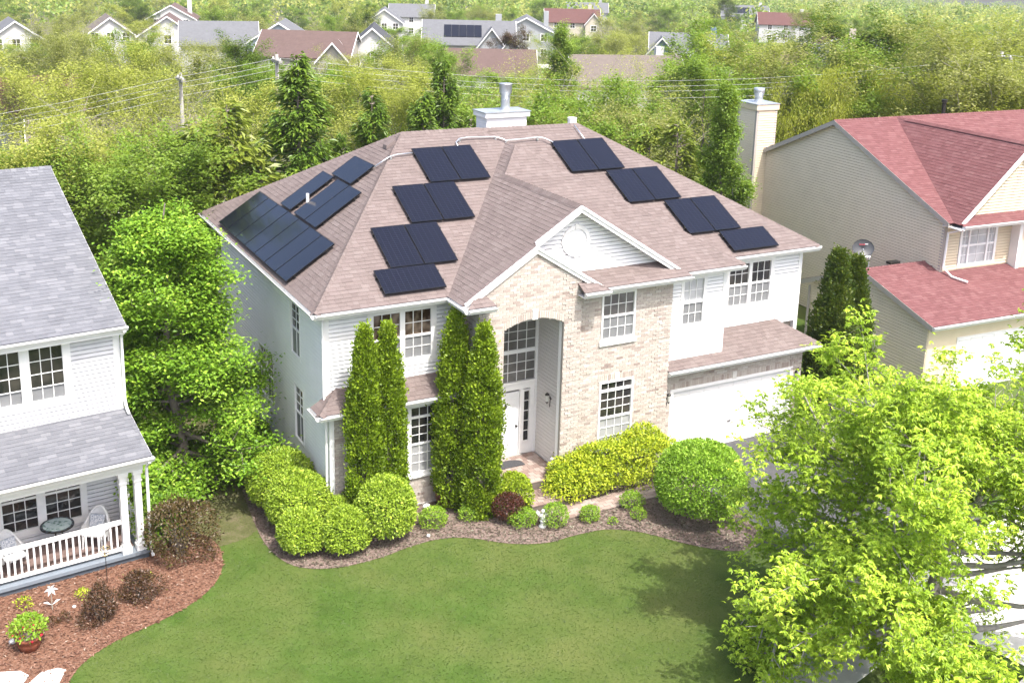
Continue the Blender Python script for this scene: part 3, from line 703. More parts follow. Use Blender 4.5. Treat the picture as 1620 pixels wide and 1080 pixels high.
# roof planes (eave edge first)
def pl(*q, **k): return shingles(hs, q, sh_b, deck_b, **k)
zM = lambda y: He + S_ * y
pl((0, 0, He), (X2 - .02, 0, He), (X2 - H / SR, YR, He + H), (H / SL, YR, He + H))
pl((0, D, He), (0, 0, He), (H / SL, YR, He + H))
pl((X2 - .02, 0, He), (X2 - .02, D, He), (X2 - H / SR, YR, He + H)); pl((X2, D, He), (0, D, He), (H / SL, YR, He + H), (X2 - H / SR, YR, He + H))
PX = (SR * X2 + SG * XE) / (SR + SG); PH = SG * (PX - XE); PY = -B_ + PH / S_
zG = He + SG * (XG - XE); QY = -B_ + (zG - He) / S_
XS = (XE + XSE) / 2; zS = He + SG * (XS - XE)
YS, YG = -.942, -.706
pl((XE, 5.2, He), (XE, YS, He), (XS, YS, zS), (XS, 5.2, zS))
pl((XS, 6.2, zS), (XS, YG, zS), (XG, YG, zG), (XG, 6.2, zG))
pl((XG, 6.2, zG), (XG, QY, zG), (PX, PY, He + PH), (PX, 6.3, He + PH))
pl((XG, -B_, He), (X2 - .01, -B_, He), (PX, PY, He + PH), (XG, QY, zG))
pl((X2 - .01, -B_, He), (X2 - .01, 6.5, He), (PX, 6.5, He + PH), (PX, PY, He + PH))
pl((XGR, YG, He), (XGR, 4.0, He), (XG, 4.0, zG), (XG, YG, zG)); pl((XSE, YS, He), (XSE, -.3, He), (XS, -.3, zS), (XS, YS, zS))
pl((8.5, C_, He), (X3, C_, He), (X3 - HC / SR, YR, He + HC), (8.0, YR, He + HC))
pl((X3, C_, He), (X3, 12.5, He), (X3 - HC / SR, YR, He + HC)); pl((X3, 12.5, He), (8, 12.5, He), (8, YR, He + HC), (X3 - HC / SR, YR, He + HC))
pl((7.7, -1.047, He), (XGR, -1.047, He), (XGR - .45, -.36, He + S_ * .687), (7.7, -.36, He + S_ * .687))     # pent under the big gable
pl((XE, -1.282, He), (4.78, -1.282, He), (4.6, -.9, He + .2), (4.3, -.9, He + .2)); pl((7.6, -1.282, He), (XSE, -1.282, He), (8.1, -.9, He + .2), (7.6, -.9, He + .2))
pl((-.02, -.32, 3.47), (4.41, -.32, 3.47), (4.41, .40, 3.90), (.72, .40, 3.90)); pl((-.02, .40, 3.47), (-.02, -.32, 3.47), (.72, .40, 3.90))
pl((11.2, -.70, 3.05), (17.5, -.70, 3.05), (16.4, .5, 3.71), (11.2, .5, 3.71)); pl((17.5, -.70, 3.05), (17.5, .5, 3.05), (16.4, .5, 3.71))
for a, b in (((0, 0, He), (H / SL, YR, He + H)), ((0, D, He), (H / SL, YR, He + H)), ((H / SL, YR, He + H), (X2 - H / SR, YR, He + H)), ((X2 - H / SR, YR, He + H - .03), (X3 - HC / SR, YR, He + HC)),
             ((X3, C_, He), (X3 - HC / SR, YR, He + HC)), ((XG, YG, zG), (XG, QY, zG)), ((XG, QY, zG), (PX, PY, He + PH)), ((X2 - .01, -B_, He), (PX, PY, He + PH)), ((8.93, 5.88, He + S_ * 5.88 + .01), (X2 - H / SR, YR, He + H)),
             ((-.02, -.32, 3.47), (.72, .40, 3.90)), ((17.5, -.70, 3.05), (16.4, .5, 3.71))): caps(hs, a, b, sh_b)
# eaves: fascia, soffit, gutters
def eave(a, b, outw, dep=.4, z=He):
    a = np.array((*a, z)); b = np.array((*b, z)); o = np.array((*outw, 0.)); f = Fr(a, (b - a) / np.linalg.norm(b - a), o); Ln = np.linalg.norm(b - a)
    MB().box(f, 0, Ln, -.03, -.002, -.19, -.03).build('fascia', white, hs); MB().box(f, 0, Ln, -dep - .02, -.03, -.19, -.165).build('soffit', white, hs)
    gutter(hs, a - o * .002 + (0, 0, -.03), b - o * .002 + (0, 0, -.03), outw + (0,) if len(outw) == 2 else outw)
eave((0, 0), (XE, 0), (0, -1)); eave((0, D), (0, 0), (-1, 0)); eave((XE, -.1), (XE, -1.28), (-1, 0), .5); eave((XE, -1.282), (4.75, -1.282), (0, -1)); eave((7.62, -1.282), (XSE, -1.282), (0, -1), .7)
eave((XSE, -1.047), (XGR, -1.047), (0, -1)); eave((XGR, -.713), (X2, -.713), (0, -1)); eave((X2 - .02, C_), (X3, C_), (0, -1)); eave((X3, C_), (X3, 12.5), (1, 0))
eave((-.02, -.32), (4.41, -.32), (0, -1), .37, 3.47); eave((-.02, .40), (-.02, -.32), (-1, 0), .4, 3.47); eave((11.2, -.70), (17.5, -.70), (0, -1), .4, 3.05)
# frieze boards under the soffits
boxpart(hs, 'frieze', white, fA, .5, 4.41, .0, .03, 5.95, 6.09); boxpart(hs, 'frieze', white, fC, 13.5, 17.3, 0, .03, 5.95, 6.09); boxpart(hs, 'frieze', white, fL, .5, 12.0, 0, .03, 5.98, 6.09)
boxpart(hs, 'frieze', white, fGa, 11.2, 17.08, 0, .03, 2.72, 2.9); boxpart(hs, 'frieze', white, fAl, .5, 4.4, 0, .03, 3.2, 3.31)
# gable siding, round louvre, rake boards
siding(hs, fGb, 5.2, 10.9, 6.35, zG - .15, siding_w, lim=lambda z: (XE + (z - He) / SG + .2, XGR - (z - He) / SG - .2))
m = MB(); k = 28; cx_, cz_ = 7.80, 7.56
for r0, r1, n1 in ((.36, .47, .06),):
    for i in range(k):
        a, b = 2 * math.pi * i / k, 2 * math.pi * (i + 1) / k
        q = [(r, t) for t in (a, b) for r in (r0, r1)]
        P = [fGb.p(cx_ + r * math.cos(t), n, cz_ + r * math.sin(t)) for n in (.0, n1) for r, t in q]
        m.add(P, [(4, 6, 7, 5), (0, 4, 5, 1)[::-1], (1, 5, 7, 3)[::-1], (2, 3, 7, 6), (0, 2, 6, 4)])
rv = m.build('round_louvre', white, hs)
m = MB()
for i in range(9):
    z = cz_ - .34 + i * .08; hw = math.sqrt(max(.001, .37 ** 2 - (z + .03 - cz_) ** 2))
    m = MB(); m.add([fGb.p(cx_ - hw, .012, z + .06), fGb.p(cx_ + hw, .012, z + .06), fGb.p(cx_ + hw, .045, z), fGb.p(cx_ - hw, .045, z), fGb.p(cx_ - hw, .012, z - .01), fGb.p(cx_ + hw, .012, z - .01)], [(0, 1, 2, 3), (3, 2, 5, 4)]); m.build('louvre_slat', white, rv)
for t in (.5, 0, 1, 1.5):
    a = math.pi * t; boxpart(rv, 'keystone', white, fGb, cx_ + .43 * math.cos(a) - .06, cx_ + .43 * math.cos(a) + .06, 0, .075, cz_ + .43 * math.sin(a) - .07, cz_ + .43 * math.sin(a) + .07)
def rakeboard(xa, za, xb, zb, y, h=.2, th=.05, par=hs, mat=white):
    m = MB(); s_ = np.array((0, th, 0)); top = [np.array((xa, y, za + .01)), np.array((xb, y, zb + .01))]; lo2 = [np.array((xa, y, za - h)), np.array((xb, y, zb - h))]
    P = [lo2[0], lo2[1], lo2[1] + s_, lo2[0] + s_, top[0], top[1], top[1] + s_, top[0] + s_]
    m.hull8(P)
    m.add([top[0] - (0, .035, 0), top[1] - (0, .035, 0), top[1] - (0, .035, .09), top[0] - (0, .035, .09), top[0], top[1], top[1] - (0, 0, .09), top[0] - (0, 0, .09)], [(3, 2, 1, 0), (0, 1, 5, 4), (7, 6, 2, 3)])
    return m.build('rake_board', mat, par)
def rakesoffit(xa, za, xb, zb, y0, y1):
    m = MB(); m.add([(xa, y0, za - .16), (xb, y0, zb - .16), (xb, y1, zb - .16), (xa, y1, za - .16)], [(0, 1, 2, 3)]); m.build('rake_soffit', white, hs)
rakeboard(XE + .05, He + .03, XS, zS, YS - .03); rakeboard(XS, zS, XSE - .05, He + .03, YS - .03)
rakeboard(XS + .06, zS + .04, XG, zG, YG - .03); rakeboard(XG, zG, XGR - .05, He + .03, YG - .03)
rakesoffit(XE, He, XS, zS, YS, -.88); rakesoffit(XS, zS, XSE, He, YS, -.36); rakesoffit(XS, zS, XG, zG, YG, -.36); rakesoffit(XG, zG, XGR, He, YG, -.36)
# chimney, flue, vents, junction box
cpart = MB().box(WORLD, 9.16, 10.75, 8.1, 8.9, 8.8, 9.82).build('chimney', siding_w, hs)
for i in range(7): boxpart(cpart, 'siding_board', siding_w, WORLD, 9.145, 10.765, 8.085, 8.915, 9.02 + i * .118, 9.02 + i * .118 + .112)
bevel(MB().box(WORLD, 9.06, 10.86, 8.0, 9.0, 9.84, 10.02).build('chimney_cap', white, cpart), .015); MB().box(WORLD, 9.03, 10.89, 7.97, 9.03, 10.02, 10.05).build('cap_flashing', metal, cpart)
MB().lathe((10.1, 8.5, 10.04), [(.22, 0), (.18, .03), (.17, .05), (.17, .55), (.19, .56), (.19, .6), (.23, .62), (.23, .92), (.24, .93), (.24, .96), (.02, .98)], 18).build('flue', metal, cpart, True)
nl = np.array((-SL, 0, 1)) / math.hypot(1, SL); nf = np.array((0, -S_, 1)) / math.hypot(1, S_)
onL = lambda y, v, h=0: np.array((0, y, He)) + np.array((1, 0, SL)) / math.hypot(1, SL) * v + nl * h
onF = lambda x, v, h=0, c=0: np.array((x, c, He)) + np.array((0, 1, S_)) / math.hypot(1, S_) * v + nf * h
q = onL(6.6, 2.42); m = MB(); m.lathe(q, [(.14, -.06), (.06, .1), (.05, .1), (.05, .42), (.04, .42), (.04, .1)], 12); m.build('vent_pipe', white, hs)
q = onL(6.5, 5.75); m = MB(); m.hull8([q + a for a in ((-.2, -.17, -.1), (.15, -.17, .1), (.15, .17, .1), (-.2, .17, -.1), (-.17, -.15, .02), (.14, -.15, .2), (.14, .15, .2), (-.17, .15, .02))]); m.build('roof_vent', sh_b, hs)
m = MB(); m.lathe((12.0, 6.95, He + HC - .1), [(.16, 0), (.16, .25), (.17, .26), (.17, .3)], 10); m.build('vent_cap', white, hs)
cm = white
for name, pts in (('conduit', [onF(6.93, 6.5, .1), onF(6.95, 6.8, .1), onF(7.15, 6.98, .1), onF(7.5, 7.03, .1), onF(8.5, 6.97, .09), onF(8.62, 6.9, .09), onF(8.8, 6.74, .09), onF(9.5, 6.76, .09), onF(10.05, 6.8, .09), onF(10.3, 6.72, .09), onF(10.5, 6.45, .1)]),
                  ('conduit', [onL(5.5, 4.7, .12), onL(5.48, 5.2, .1), onF(4.45, 6.3, .1), onF(4.7, 6.37, .1), onF(5.25, 6.4, .1)]), ('conduit', [onF(11.84, 6.45, .1, C_), onF(11.86, 7.3, .1, C_)])):
    cdt = MB().tube(pts, .022, 8).build(name, alu, hs, True)
    for q in pts[2:-1:2]: MB().box(WORLD, q[0] - .03, q[0] + .03, q[1] - .03, q[1] + .03, q[2] - .11, q[2] + .01).build('clamp', alu, cdt)

# ------------------------------------------------------------------ solar panels
def solar(frm, u, v, wd, ht, label, grp):
    """frm(u,v,h): roof point; wd along u, ht up the slope"""
    a = frm(u, v, .055); U = frm(u + 1, v, .055) - a; V = frm(u, v + 1, .055) - a; U /= np.linalg.norm(U); V /= np.linalg.norm(V)
    nn = np.cross(U, V)
    t = thing('solar_module', label, 'solar panel', tuple(a), grp)
    t.matrix_world = Matrix((*[(*r_, c_) for r_, c_ in zip(np.array([U, V, nn]).T, a)], (0, 0, 0, 1)))
    key = (wd, ht)
    if key not in solar.cache:
        loc = Fr((0, 0, 0), (1, 0, 0), (0, 1, 0)); g = .012
        f = MB()
        for q in ((g, wd - g, g, g + .016), (g, wd - g, ht - g - .016, ht - g), (g, g + .016, g + .016, ht - g - .016), (wd - g - .016, wd - g, g + .016, ht - g - .016)): f.box(loc, *q, .035, .076)
        r_ = MB()
        pr = (.3, ht - .3)
        for y in pr: r_.box(loc, -.02, wd + .02, y - .02, y + .02, -.01, .034); r_.box(loc, .3, .36, y - .05, y + .05, -.05, .0); r_.box(loc, wd - .36, wd - .3, y - .05, y + .05, -.05, .0)
        c = MB()
        for y in pr: c.box(loc, -.012, .012, y - .02, y + .02, .03, .08); c.box(loc, wd - .012, wd + .012, y - .02, y + .02, .03, .08)
        gm = MB().box(loc, g + .016, wd - g - .016, g + .016, ht - g - .016, .05, .072).mesh('glass', solar_g)
        solar.cache[key] = (f.mesh('frame', frame_m), gm, r_.mesh('mounting_rail', black), c.mesh('clamp', dark))
    for nm, me in zip(('frame', 'glass', 'mounting_rail', 'clamp'), solar.cache[key]): mobj(nm, me, t)
solar.cache = {}
frame_m = pbr('panel_frame', (.018, .019, .022), (.03, .031, .035), .35, metal=.7, dirt=0)
pw, ph = 1.062, 1.766
fLf = lambda u, v, h: onL(-u, v, h)          # u runs towards the street
fFf = lambda u, v, h: onF(u, v, h); fRf = lambda u, v, h: onF(u, v, h, C_)
ordn = ['rearmost', 'second from the rear', 'third from the rear', 'middle', 'third from the front', 'second from the front', 'front end']
for i in range(7): solar(fLf, -10.22 + i * 1.088, .12, 1.084, ph, f'{ordn[i]} panel of the row of seven along the left eave', 'solar panels on the left roof slope')
solar(fLf, -8.04, 1.93, pw, 1.80, 'lone upright solar panel beside the white vent pipe, left roof slope', 'solar panels on the left roof slope')
solar(fLf, -6.60, 1.93, pw, 1.80, 'solar panel just right of the white vent pipe, rear of a pair', 'solar panels on the left roof slope')
solar(fLf, -5.535, 1.93, pw, 1.80, 'front solar panel of the pair above the row of seven', 'solar panels on the left roof slope')
solar(fLf, -7.35, 3.77, ph, pw - .06, 'topmost solar panel on the left roof slope, joined by the conduit', 'solar panels on the left roof slope')
for nm, fr3, grp, rows in (('left', fFf, 'solar panels stepping down the front roof left of the gable', [(5.26, 4.84, 'top'), (3.93, 3.05, 'second'), (2.60, 1.26, 'third')]),
                           ('right', fRf, 'solar panels stepping down the front roof right of the gable', [(10.44, 4.74, 'top'), (11.72, 2.95, 'second'), (13.05, 1.16, 'third')])):
    for u, v, rn in rows:
        for k_, sd2 in ((0, 'left'), (1, 'right')): solar(fr3, u + k_ * pw, v, pw, ph - (.03 if nm == 'right' else 0), f'{sd2} panel of the {rn} pair on the roof {nm} of the gable', grp)
solar(fFf, 2.07, .26, 1.88, 1.0, 'lowest solar panel, lying sideways above the upper left window', 'solar panels stepping down the front roof left of the gable')
solar(fRf, 14.19, .13, 1.88, 1.0, 'lowest solar panel, lying sideways near the right roof corner', 'solar panels stepping down the front roof right of the gable')

# ------------------------------------------------------------------ entry landing, step and brick walk
def pavers(parent, x0, x1, y0, y1, z, pw_=.2, pd=.1, rot=None, slab=True):
    k = 0; y = y0
    while y < y1 - .03:
        ye = min(y + pd, y1); x = x0 - (pw_ / 2 if k % 2 else 0)
        while x < x1:
            s, e = max(x, x0), min(x + pw_, x1)
            if e - s > .03:
                tz = rng.normal(0, .0015); tt = int(rng.random() * 6)
                key = (round(e - s, 3), round(ye - y, 3), tt)
                if key not in pavers.c:
                    mm = MB(); mm.box(WORLD, .004, e - s - .004, .004, ye - y - .004, -.03, 0, tint=tt / 5); pavers.c[key] = mm.mesh('paver', paver_m)
                mobj('paver', pavers.c[key], parent, np.array((s, y, z + tz)) - org(parent))
            x += pw_
        y = ye; k += 1
pavers.c = {}
ent = tag(thing('entry_steps', None, None, (6.2, -1, 0)), kind='structure')
MB().box(WORLD, 5.2, 7.3, -.98, .86, 0, .465).build('landing_base', joint_m, ent); MB().box(WORLD, 5.78, 6.92, -1.85, -.98, 0, .20).build('step_base', joint_m, ent)
pavers(ent, 5.2, 7.3, -1.0, .84, .495, .2, .2); pavers(ent, 5.76, 6.94, -1.87, -.98, .23, .2, .15)
walk = tag(thing('brick_walk', None, None, (8, -2, 0)), kind='structure')
wf = [(5.9, -2.55, 11.3, -1.85)]
MB().box(WORLD, 5.9, 11.3, -2.62, -1.86, -.02, .03).build('walk_base', joint_m, walk)
pavers(walk, 5.9, 11.3, -2.62, -1.88, .055, .3, .147)
mt = MB(); k = 20
ring = [(6.0 + .42 * math.cos(t) * 1.0, .28 + .22 * math.sin(t)) for t in np.linspace(0, math.pi, k)] + [(5.58, .06), (6.42, .06)]
mt.add([(x, y, .503) for x, y in ring] + [(x, y, .52) for x, y in ring], [tuple(range(k + 2))[::-1], tuple(range(k + 2, 2 * k + 4))] + [(i, (i + 1) % (k + 2), (i + 1) % (k + 2) + k + 2, i + k + 2) for i in range(k + 2)])
dm = mt.build('doormat', mat_rubber); dm.location = (.18, .05, 0); tag(dm, 'dark half-round rubber doormat before the front door', 'doormat')

# ------------------------------------------------------------------ left neighbour (grey roof, porch)
tL = R(6); uL = np.array((math.cos(tL), math.sin(tL), 0)); nL = np.array((math.sin(tL), -math.cos(tL), 0))
OL = np.array((-4.45, .49, 0))
lh = thing('porch_house', 'pale sided house with grey shingle roof and railed front porch', 'house', tuple(OL))
F0 = Fr(OL, uL, nL)                                   # u<0 runs left, n<0 runs back
LP = lambda a, off, z: F0.p(-a, -off, z)
FW = Fr(LP(0, 1.8, 0), uL, nL)
WL = 9.0
Frev = lambda a0, a1, o0, o1, z0, z1: (-a1, -a0, -o1, -o0, z0, z1)
def lb(name, mat, *bs): return boxpart(lh, name, mat, F0, *[Frev(*b) for b in bs])
lb('porch_base', slate, (0.02, WL, .0, 1.8, -.1, .16)); lb('porch_deck', pbr('deck_paint', (.17, .2, .235), (.2, .23, .265), .6, dirt=.2), (0.0, WL, -.05, 1.8, .16, .25))
deckin = pbr('porch_mat', (.13, .085, .075), (.24, .17, .15), .9, nscale=14); lb('porch_floor', deckin, (.3, WL, .35, 1.75, .25, .256))
lowu = [(1.24, 2.12), (2.34, 3.18), (3.4, 4.2)]; upu = [(1.42, 2.22), (2.46, 3.26), (3.5, 4.3)]
siding(lh, FW, -WL, -.08, .25, 2.6, siding_l, [lambda z: (-4.35, -1.1) if .55 < z < 2.0 else None]); siding(lh, FW, -WL, -.08, 3.5, 5.72, siding_l, [lambda z: (-4.45, -1.25) if 4.05 < z < 5.75 else None])
lb('wall_core', siding_l, (.06, WL, 1.9, 15.5, .02, 5.7), (.06, WL, 1.86, 1.95, 2.5, 3.6))
fsd = Fr(LP(0, 0, 0), -nL, uL); siding(lh, fsd, 1.9, 15.5, .1, 5.72, siding_l, ex=.236)
lb('corner_board', white, (-.03, .14, 1.77, 1.92, 3.45, 5.75)); lb('corner_board', white, (-.03, .1, 1.77, 1.9, .25, 2.7))
mir = lambda us: [(-b, -a) for a, b in us][::-1]
window(lh, FW, mir(lowu), .72, 1.84, [(.72, 1.54, 3, g_dark), (1.6, 1.84, 1, g_dark)], 3, casing=.17)
window(lh, FW, mir(upu), 4.2, 5.62, [(4.2, 4.55, 1, g_scr), (4.56, 5.62, 3, g_dark)], 3, casing=.2)
# posts
for a in (.19, .56):
    m = MB(); f = lambda s, z0, z1: m.box(F0, -a - s, -a + s, -.12 - s, -.12 + s, z0, z1)
    f(.125, .25, .42); f(.10, .42, .50); f(.085, .50, 2.2); f(.105, 2.2, 2.26); f(.09, 2.26, 2.42); f(.125, 2.42, 2.52); bevel(m.build('porch_post', white, lh), .008)
m = MB(); m.box(F0, -.27, -.11, -1.75, -1.6, .25, 2.55); m.build('porch_post', white, lh)
lb('porch_beam', white, (.05, WL, .0, .24, 2.52, 2.8), (.05, .3, .24, 1.8, 2.52, 2.8)); lb('porch_ceiling', white, (.05, WL, .0, 1.8, 2.8, 2.83))
# railing
rl = lb('railing', white, (.66, WL, .07, .17, 1.10, 1.19), (.66, WL, .09, .15, .34, .42))
bal = MB().box(Fr((0, 0, 0), uL, nL), -.022, .022, -.022, .022, 0, .68).mesh('baluster', white)
for i in range(26): mobj('baluster', bal, rl, LP(.78 + i * .155, .12, .42) - org(lh))
r2_ = lb('railing', white, (.15, .21, .3, 1.6, 1.1, 1.17), (.15, .21, .3, 1.6, .34, .41))
for i in range(8): mobj('baluster', bal, r2_, LP(.18, .38 + i * .155, .42) - org(lh))
# roofs
def lpl(*q): return shingles(lh, [LP(*x) for x in q], sh_g, deck_g, ex=.15)
lpl((WL, -.3, 3.0), (-.12, -.3, 3.0), (-.12, 1.8, 3.55), (WL, 1.8, 3.55))
lpl((WL, 1.4, 6.0), (-.12, 1.4, 6.0), (-.12, 8.8, 8.9), (WL, 8.8, 8.9)); lpl((-.12, 16.2, 6.0), (WL, 16.2, 6.0), (WL, 8.8, 8.9), (-.12, 8.8, 8.9))
caps(lh, LP(WL, 8.8, 8.9), LP(-.12, 8.8, 8.9), sh_g)
lb('fascia', white, (-.12, WL, -.29, -.26, 2.8, 2.97), (-.12, WL, 1.41, 1.44, 5.78, 5.97)); lb('soffit', white, (-.1, WL, -.28, .1, 2.78, 2.8), (-.1, WL, 1.43, 1.85, 5.74, 5.77))
gutter(lh, LP(WL, -.3, 2.98), LP(-.16, -.3, 2.98), nL); gutter(lh, LP(WL, 1.4, 5.98), LP(-.16, 1.4, 5.98), nL)
def prism(par, name, mat, pts, d):
    pts = [np.array(q, float) for q in pts]; d = np.array(d, float); k = len(pts); m = MB()
    m.add(pts + [q + d for q in pts], [tuple(range(k)), tuple(range(k, 2 * k))[::-1]] + [(i, i + k, (i + 1) % k + k, (i + 1) % k) for i in range(k)]); return m.build(name, mat, par)
prism(lh, 'rake_board', white, [LP(-.13, 1.4, 5.99), LP(-.13, 8.8, 8.89), LP(-.13, 8.8, 8.69), LP(-.13, 1.4, 5.79)], -uL * .03); prism(lh, 'rake_board', white, [LP(-.13, -.3, 2.99), LP(-.13, 1.8, 3.54), LP(-.13, 1.8, 3.4), LP(-.13, -.3, 2.84)], -uL * .03)
prism(lh, 'gable_wall', siding_l, [LP(.02, 1.8, 5.6), LP(.02, 8.8, 8.75), LP(.02, 15.6, 5.6)], -uL * .1)
m = MB(); m.tube([LP(-.06, 1.32, 5.86), LP(-.06, 1.68, 5.6), LP(-.06, 1.72, 3.8), LP(-.06, 1.6, 3.62), LP(-.06, 1.4, 3.52)], .04, 6); m.build('downspout', white, lh)
m = MB(); m.tube([LP(-.03, -.36, 2.86), LP(-.03, -.05, 2.6), LP(-.03, -.02, .35), LP(-.03, -.2, .12)], .04, 6); m.build('downspout', white, lh)

# porch furniture
def wicker_chair(p, rz, label):
    t = thing('wicker_chair', label, 'chair', tuple(p), 'wicker chairs on the porch'); t.rotation_euler = (0, 0, rz); o = np.zeros(3)
    def part(name, m, mat, sm=False): return mobj(name, m.mesh(name, mat, o, sm), t)
    m = MB(); m.hull8([(-.27, -.27, .36), (.27, -.27, .36), (.25, .25, .34), (-.25, .25, .34), (-.28, -.28, .43), (.28, -.28, .43), (.26, .26, .41), (-.26, .26, .41)]); bevel(part('seat', m, wicker), .02)
    m = MB(); k = 20; ring = []
    for i in range(k + 1):           # wrap-around back: high arch behind, low arms
        a = math.pi * (-.12 + 1.24 * i / k); h = .52 + .46 * max(0, math.sin(a)) ** 2.2; ring.append((.33 * math.cos(a), .30 * math.sin(a), h))
    for r, s_ in ((1.0, 1), (.86, -1)):
        b = len(m.v); m.v += [(x * r, y * r, .30) for x, y, h in ring] + [(x * r * 1.08, y * r * 1.08, h) for x, y, h in ring]
        for i in range(k): m.q.append((b + i, b + i + 1, b + k + 2 + i, b + k + 1 + i)[::s_]); m.tq.append(.5)
    part('backrest', m, wicker, True)
    m = MB(); m.tube([(x * 1.02, y * 1.02, h) for x, y, h in ring], .042, 8); part('rolled_arm', m, wicker, True)
    for x, y in ((-.24, -.24), (.24, -.24), (-.2, .22), (.2, .22)): m = MB(); m.tube([(x, y, .38), (x * 1.08, y * 1.08, .0)], [.035, .022], 8); part('leg', m, wicker)
    m = MB(); m.hull8([(-.2, .02, .44), (.2, .02, .44), (.2, .12, .44), (-.2, .12, .44), (-.2, .14, .82), (.2, .14, .82), (.2, .22, .80), (-.2, .22, .80)]); bevel(part('cushion', m, cushion_m), .035, 3)
    return t
cushion_m, nt, out = newmat('patterned_cushion'); b = N(nt, 'ShaderNodeBsdfPrincipled'); L(nt, b.outputs[0], out.inputs[0]); tc = N(nt, 'ShaderNodeTexCoord'); vo = N(nt, 'ShaderNodeTexVoronoi'); vo.inputs['Scale'].default_value = 11
L(nt, tc.outputs['Object'], vo.inputs['Vector']); L(nt, ramp(nt, vo.outputs['Distance'], [(.1, (.55, .57, .6)), (.28, (.19, .22, .28)), (.42, (.6, .61, .63)), (.6, (.3, .33, .38))]), b.inputs['Base Color']); b.inputs['Roughness'].default_value = .9
wicker_chair(LP(1.12, .88, .257), tL + R(-38), 'white wicker armchair right of the round table on the porch')
wicker_chair(LP(3.2, .75, .257), tL + R(20), 'white wicker armchair at the left end of the porch')
p = LP(2.0, 1.18, .257); t = thing('round_table', 'round mosaic-topped metal table between the wicker chairs', 'table', tuple(p))
MB().lathe(p, [(.40, .66), (.42, .67), (.42, .70), (.36, .705)], 28).build('table_rim', dark, t)
mos, nt, out = newmat('mosaic'); b = N(nt, 'ShaderNodeBsdfPrincipled'); L(nt, b.outputs[0], out.inputs[0]); L(nt, ramp(nt, noise(nt, 9, 2), [(.38, (.12, .2, .17)), (.46, (.36, .46, .46)), (.6, (.45, .54, .54))]), b.inputs['Base Color']); b.inputs['Roughness'].default_value = .25
MB().lathe(p, [(.355, .69), (.355, .712)], 28).build('table_top', mos, t)
for i in range(3):
    a = 2.1 * i; MB().tube([p + (.12 * math.cos(a), .12 * math.sin(a), .66), p + (.1 * math.cos(a), .1 * math.sin(a), .3), p + (.3 * math.cos(a), .3 * math.sin(a), .01)], .014, 6).build('leg', dark, t)
for i in range(16):
    a = 2 * math.pi * i / 16; MB().box(Fr(p + (.39 * math.cos(a), .39 * math.sin(a), .70), (-math.sin(a), math.cos(a), 0), (math.cos(a), math.sin(a), 0)), -.04, .04, -.025, .02, 0, .012).build('rim_tile', slate, t)

# ------------------------------------------------------------------ right neighbour (tan siding, red roof)
tR = R(3); uR = np.array((math.cos(tR), -math.sin(tR), 0)); nR = np.array((math.sin(tR), math.cos(tR), 0))
OR = np.array((22.91, -.73, 0))
rh = thing('tan_house', 'tan sided house with red shingle roof and tall chimney', 'house', tuple(OR))
G0 = Fr(OR, uR, -nR); RP = lambda a, off, z: OR + uR * a + nR * off + np.array((0, 0, z))
def rb(name, mat, *bs): return boxpart(rh, name, mat, G0, *[(a0, a1, -o1, -o0, z0, z1) for a0, a1, o0, o1, z0, z1 in bs])
DU = 3.15
rb('wall_core', siding_shade, (.2, 14, .4, 6.8, .02, 2.7), (DU + .1, 14, 3.15, 16.6, .02, 5.6))
fGl = Fr(RP(.12, 0, 0), nR, -uR); fMl = Fr(RP(DU, 0, 0), nR, -uR)
def gz(off): return 2.9 + .296 * off if off < 3.79 else 4.02 - .397 * (off - 3.79)
def mz(off): return 5.86 + .4265 * (off - 2.69) if off < 9.63 else 8.82 - .4415 * (off - 9.63)
def ginv(z): return (max(.35, (z + .14 - 2.9) / .296), min(6.7, 3.79 + (4.02 - z - .14) / .397))
def minv(z): return (max(3.0, 2.69 + (z + .14 - 5.86) / .4265), min(16.6, 9.63 + (8.82 - z - .14) / .4415))
siding(rh, fGl, .35, 6.7, .05, 3.95, siding_shade, lim=ginv); siding(rh, fMl, 3.0, 16.6, .05, 8.7, siding_shade, [rect(11.3, 14.6, 1.0, 2.7)], lim=minv)
prism(rh, 'gable_core', siding_shade, [RP(.2, .36, 2.6), RP(.2, 6.8, 2.6), RP(.2, 3.79, 3.85)], uR * 3); prism(rh, 'gable_core', siding_shade, [RP(DU + .08, 3.0, 5.5), RP(DU + .08, 16.5, 5.5), RP(DU + .08, 9.63, 8.65)], uR * 1)
fFw = Fr(RP(0, 3.0, 0), uR, -nR); wR_ = rect(4.0, 6.05, 3.95, 5.6)
siding(rh, fFw, DU + .1, 6.85, 3.6, 5.75, siding_sun, [wR_]); boxpart(rh, 'wall_bump', siding_sun, fFw, 6.85, 14, -.2, .4, 3.4, 5.75); boxpart(rh, 'corner_board', white, fFw, 6.82, 7.0, 0, .43, 3.5, 5.75)
boxpart(rh, 'corner_board', trim_t, fFw, DU - .02, DU + .14, -.1, .03, 3.5, 5.75)
window(rh, fFw, [(4.15, 4.5), (4.58, 5.5), (5.58, 5.92)], 4.0, 5.45, [(4.0, 4.7, 2, g_curt), (4.78, 5.45, 2, g_curt)], [2, 2], casing=.12)
window(rh, fMl, [(11.4, 12.25), (12.5, 13.35)], 1.75, 2.6, [(1.75, 2.6, 3, g_mid)], 3, casing=.06); window(rh, fMl, [(13.6, 14.3)], 1.1, 1.9, [(1.1, 1.9, 2, g_mid)], 2, casing=.06)
fGf = Fr(RP(0, .35, 0), uR, -nR)
boxpart(rh, 'garage_wall', siding_sun, fGf, .12, 14, -.1, 0, 0, 2.75)
gdr = boxpart(rh, 'garage_door', gdm, fGf, 1.6, 6.5, 0, .03, .02, 2.15)
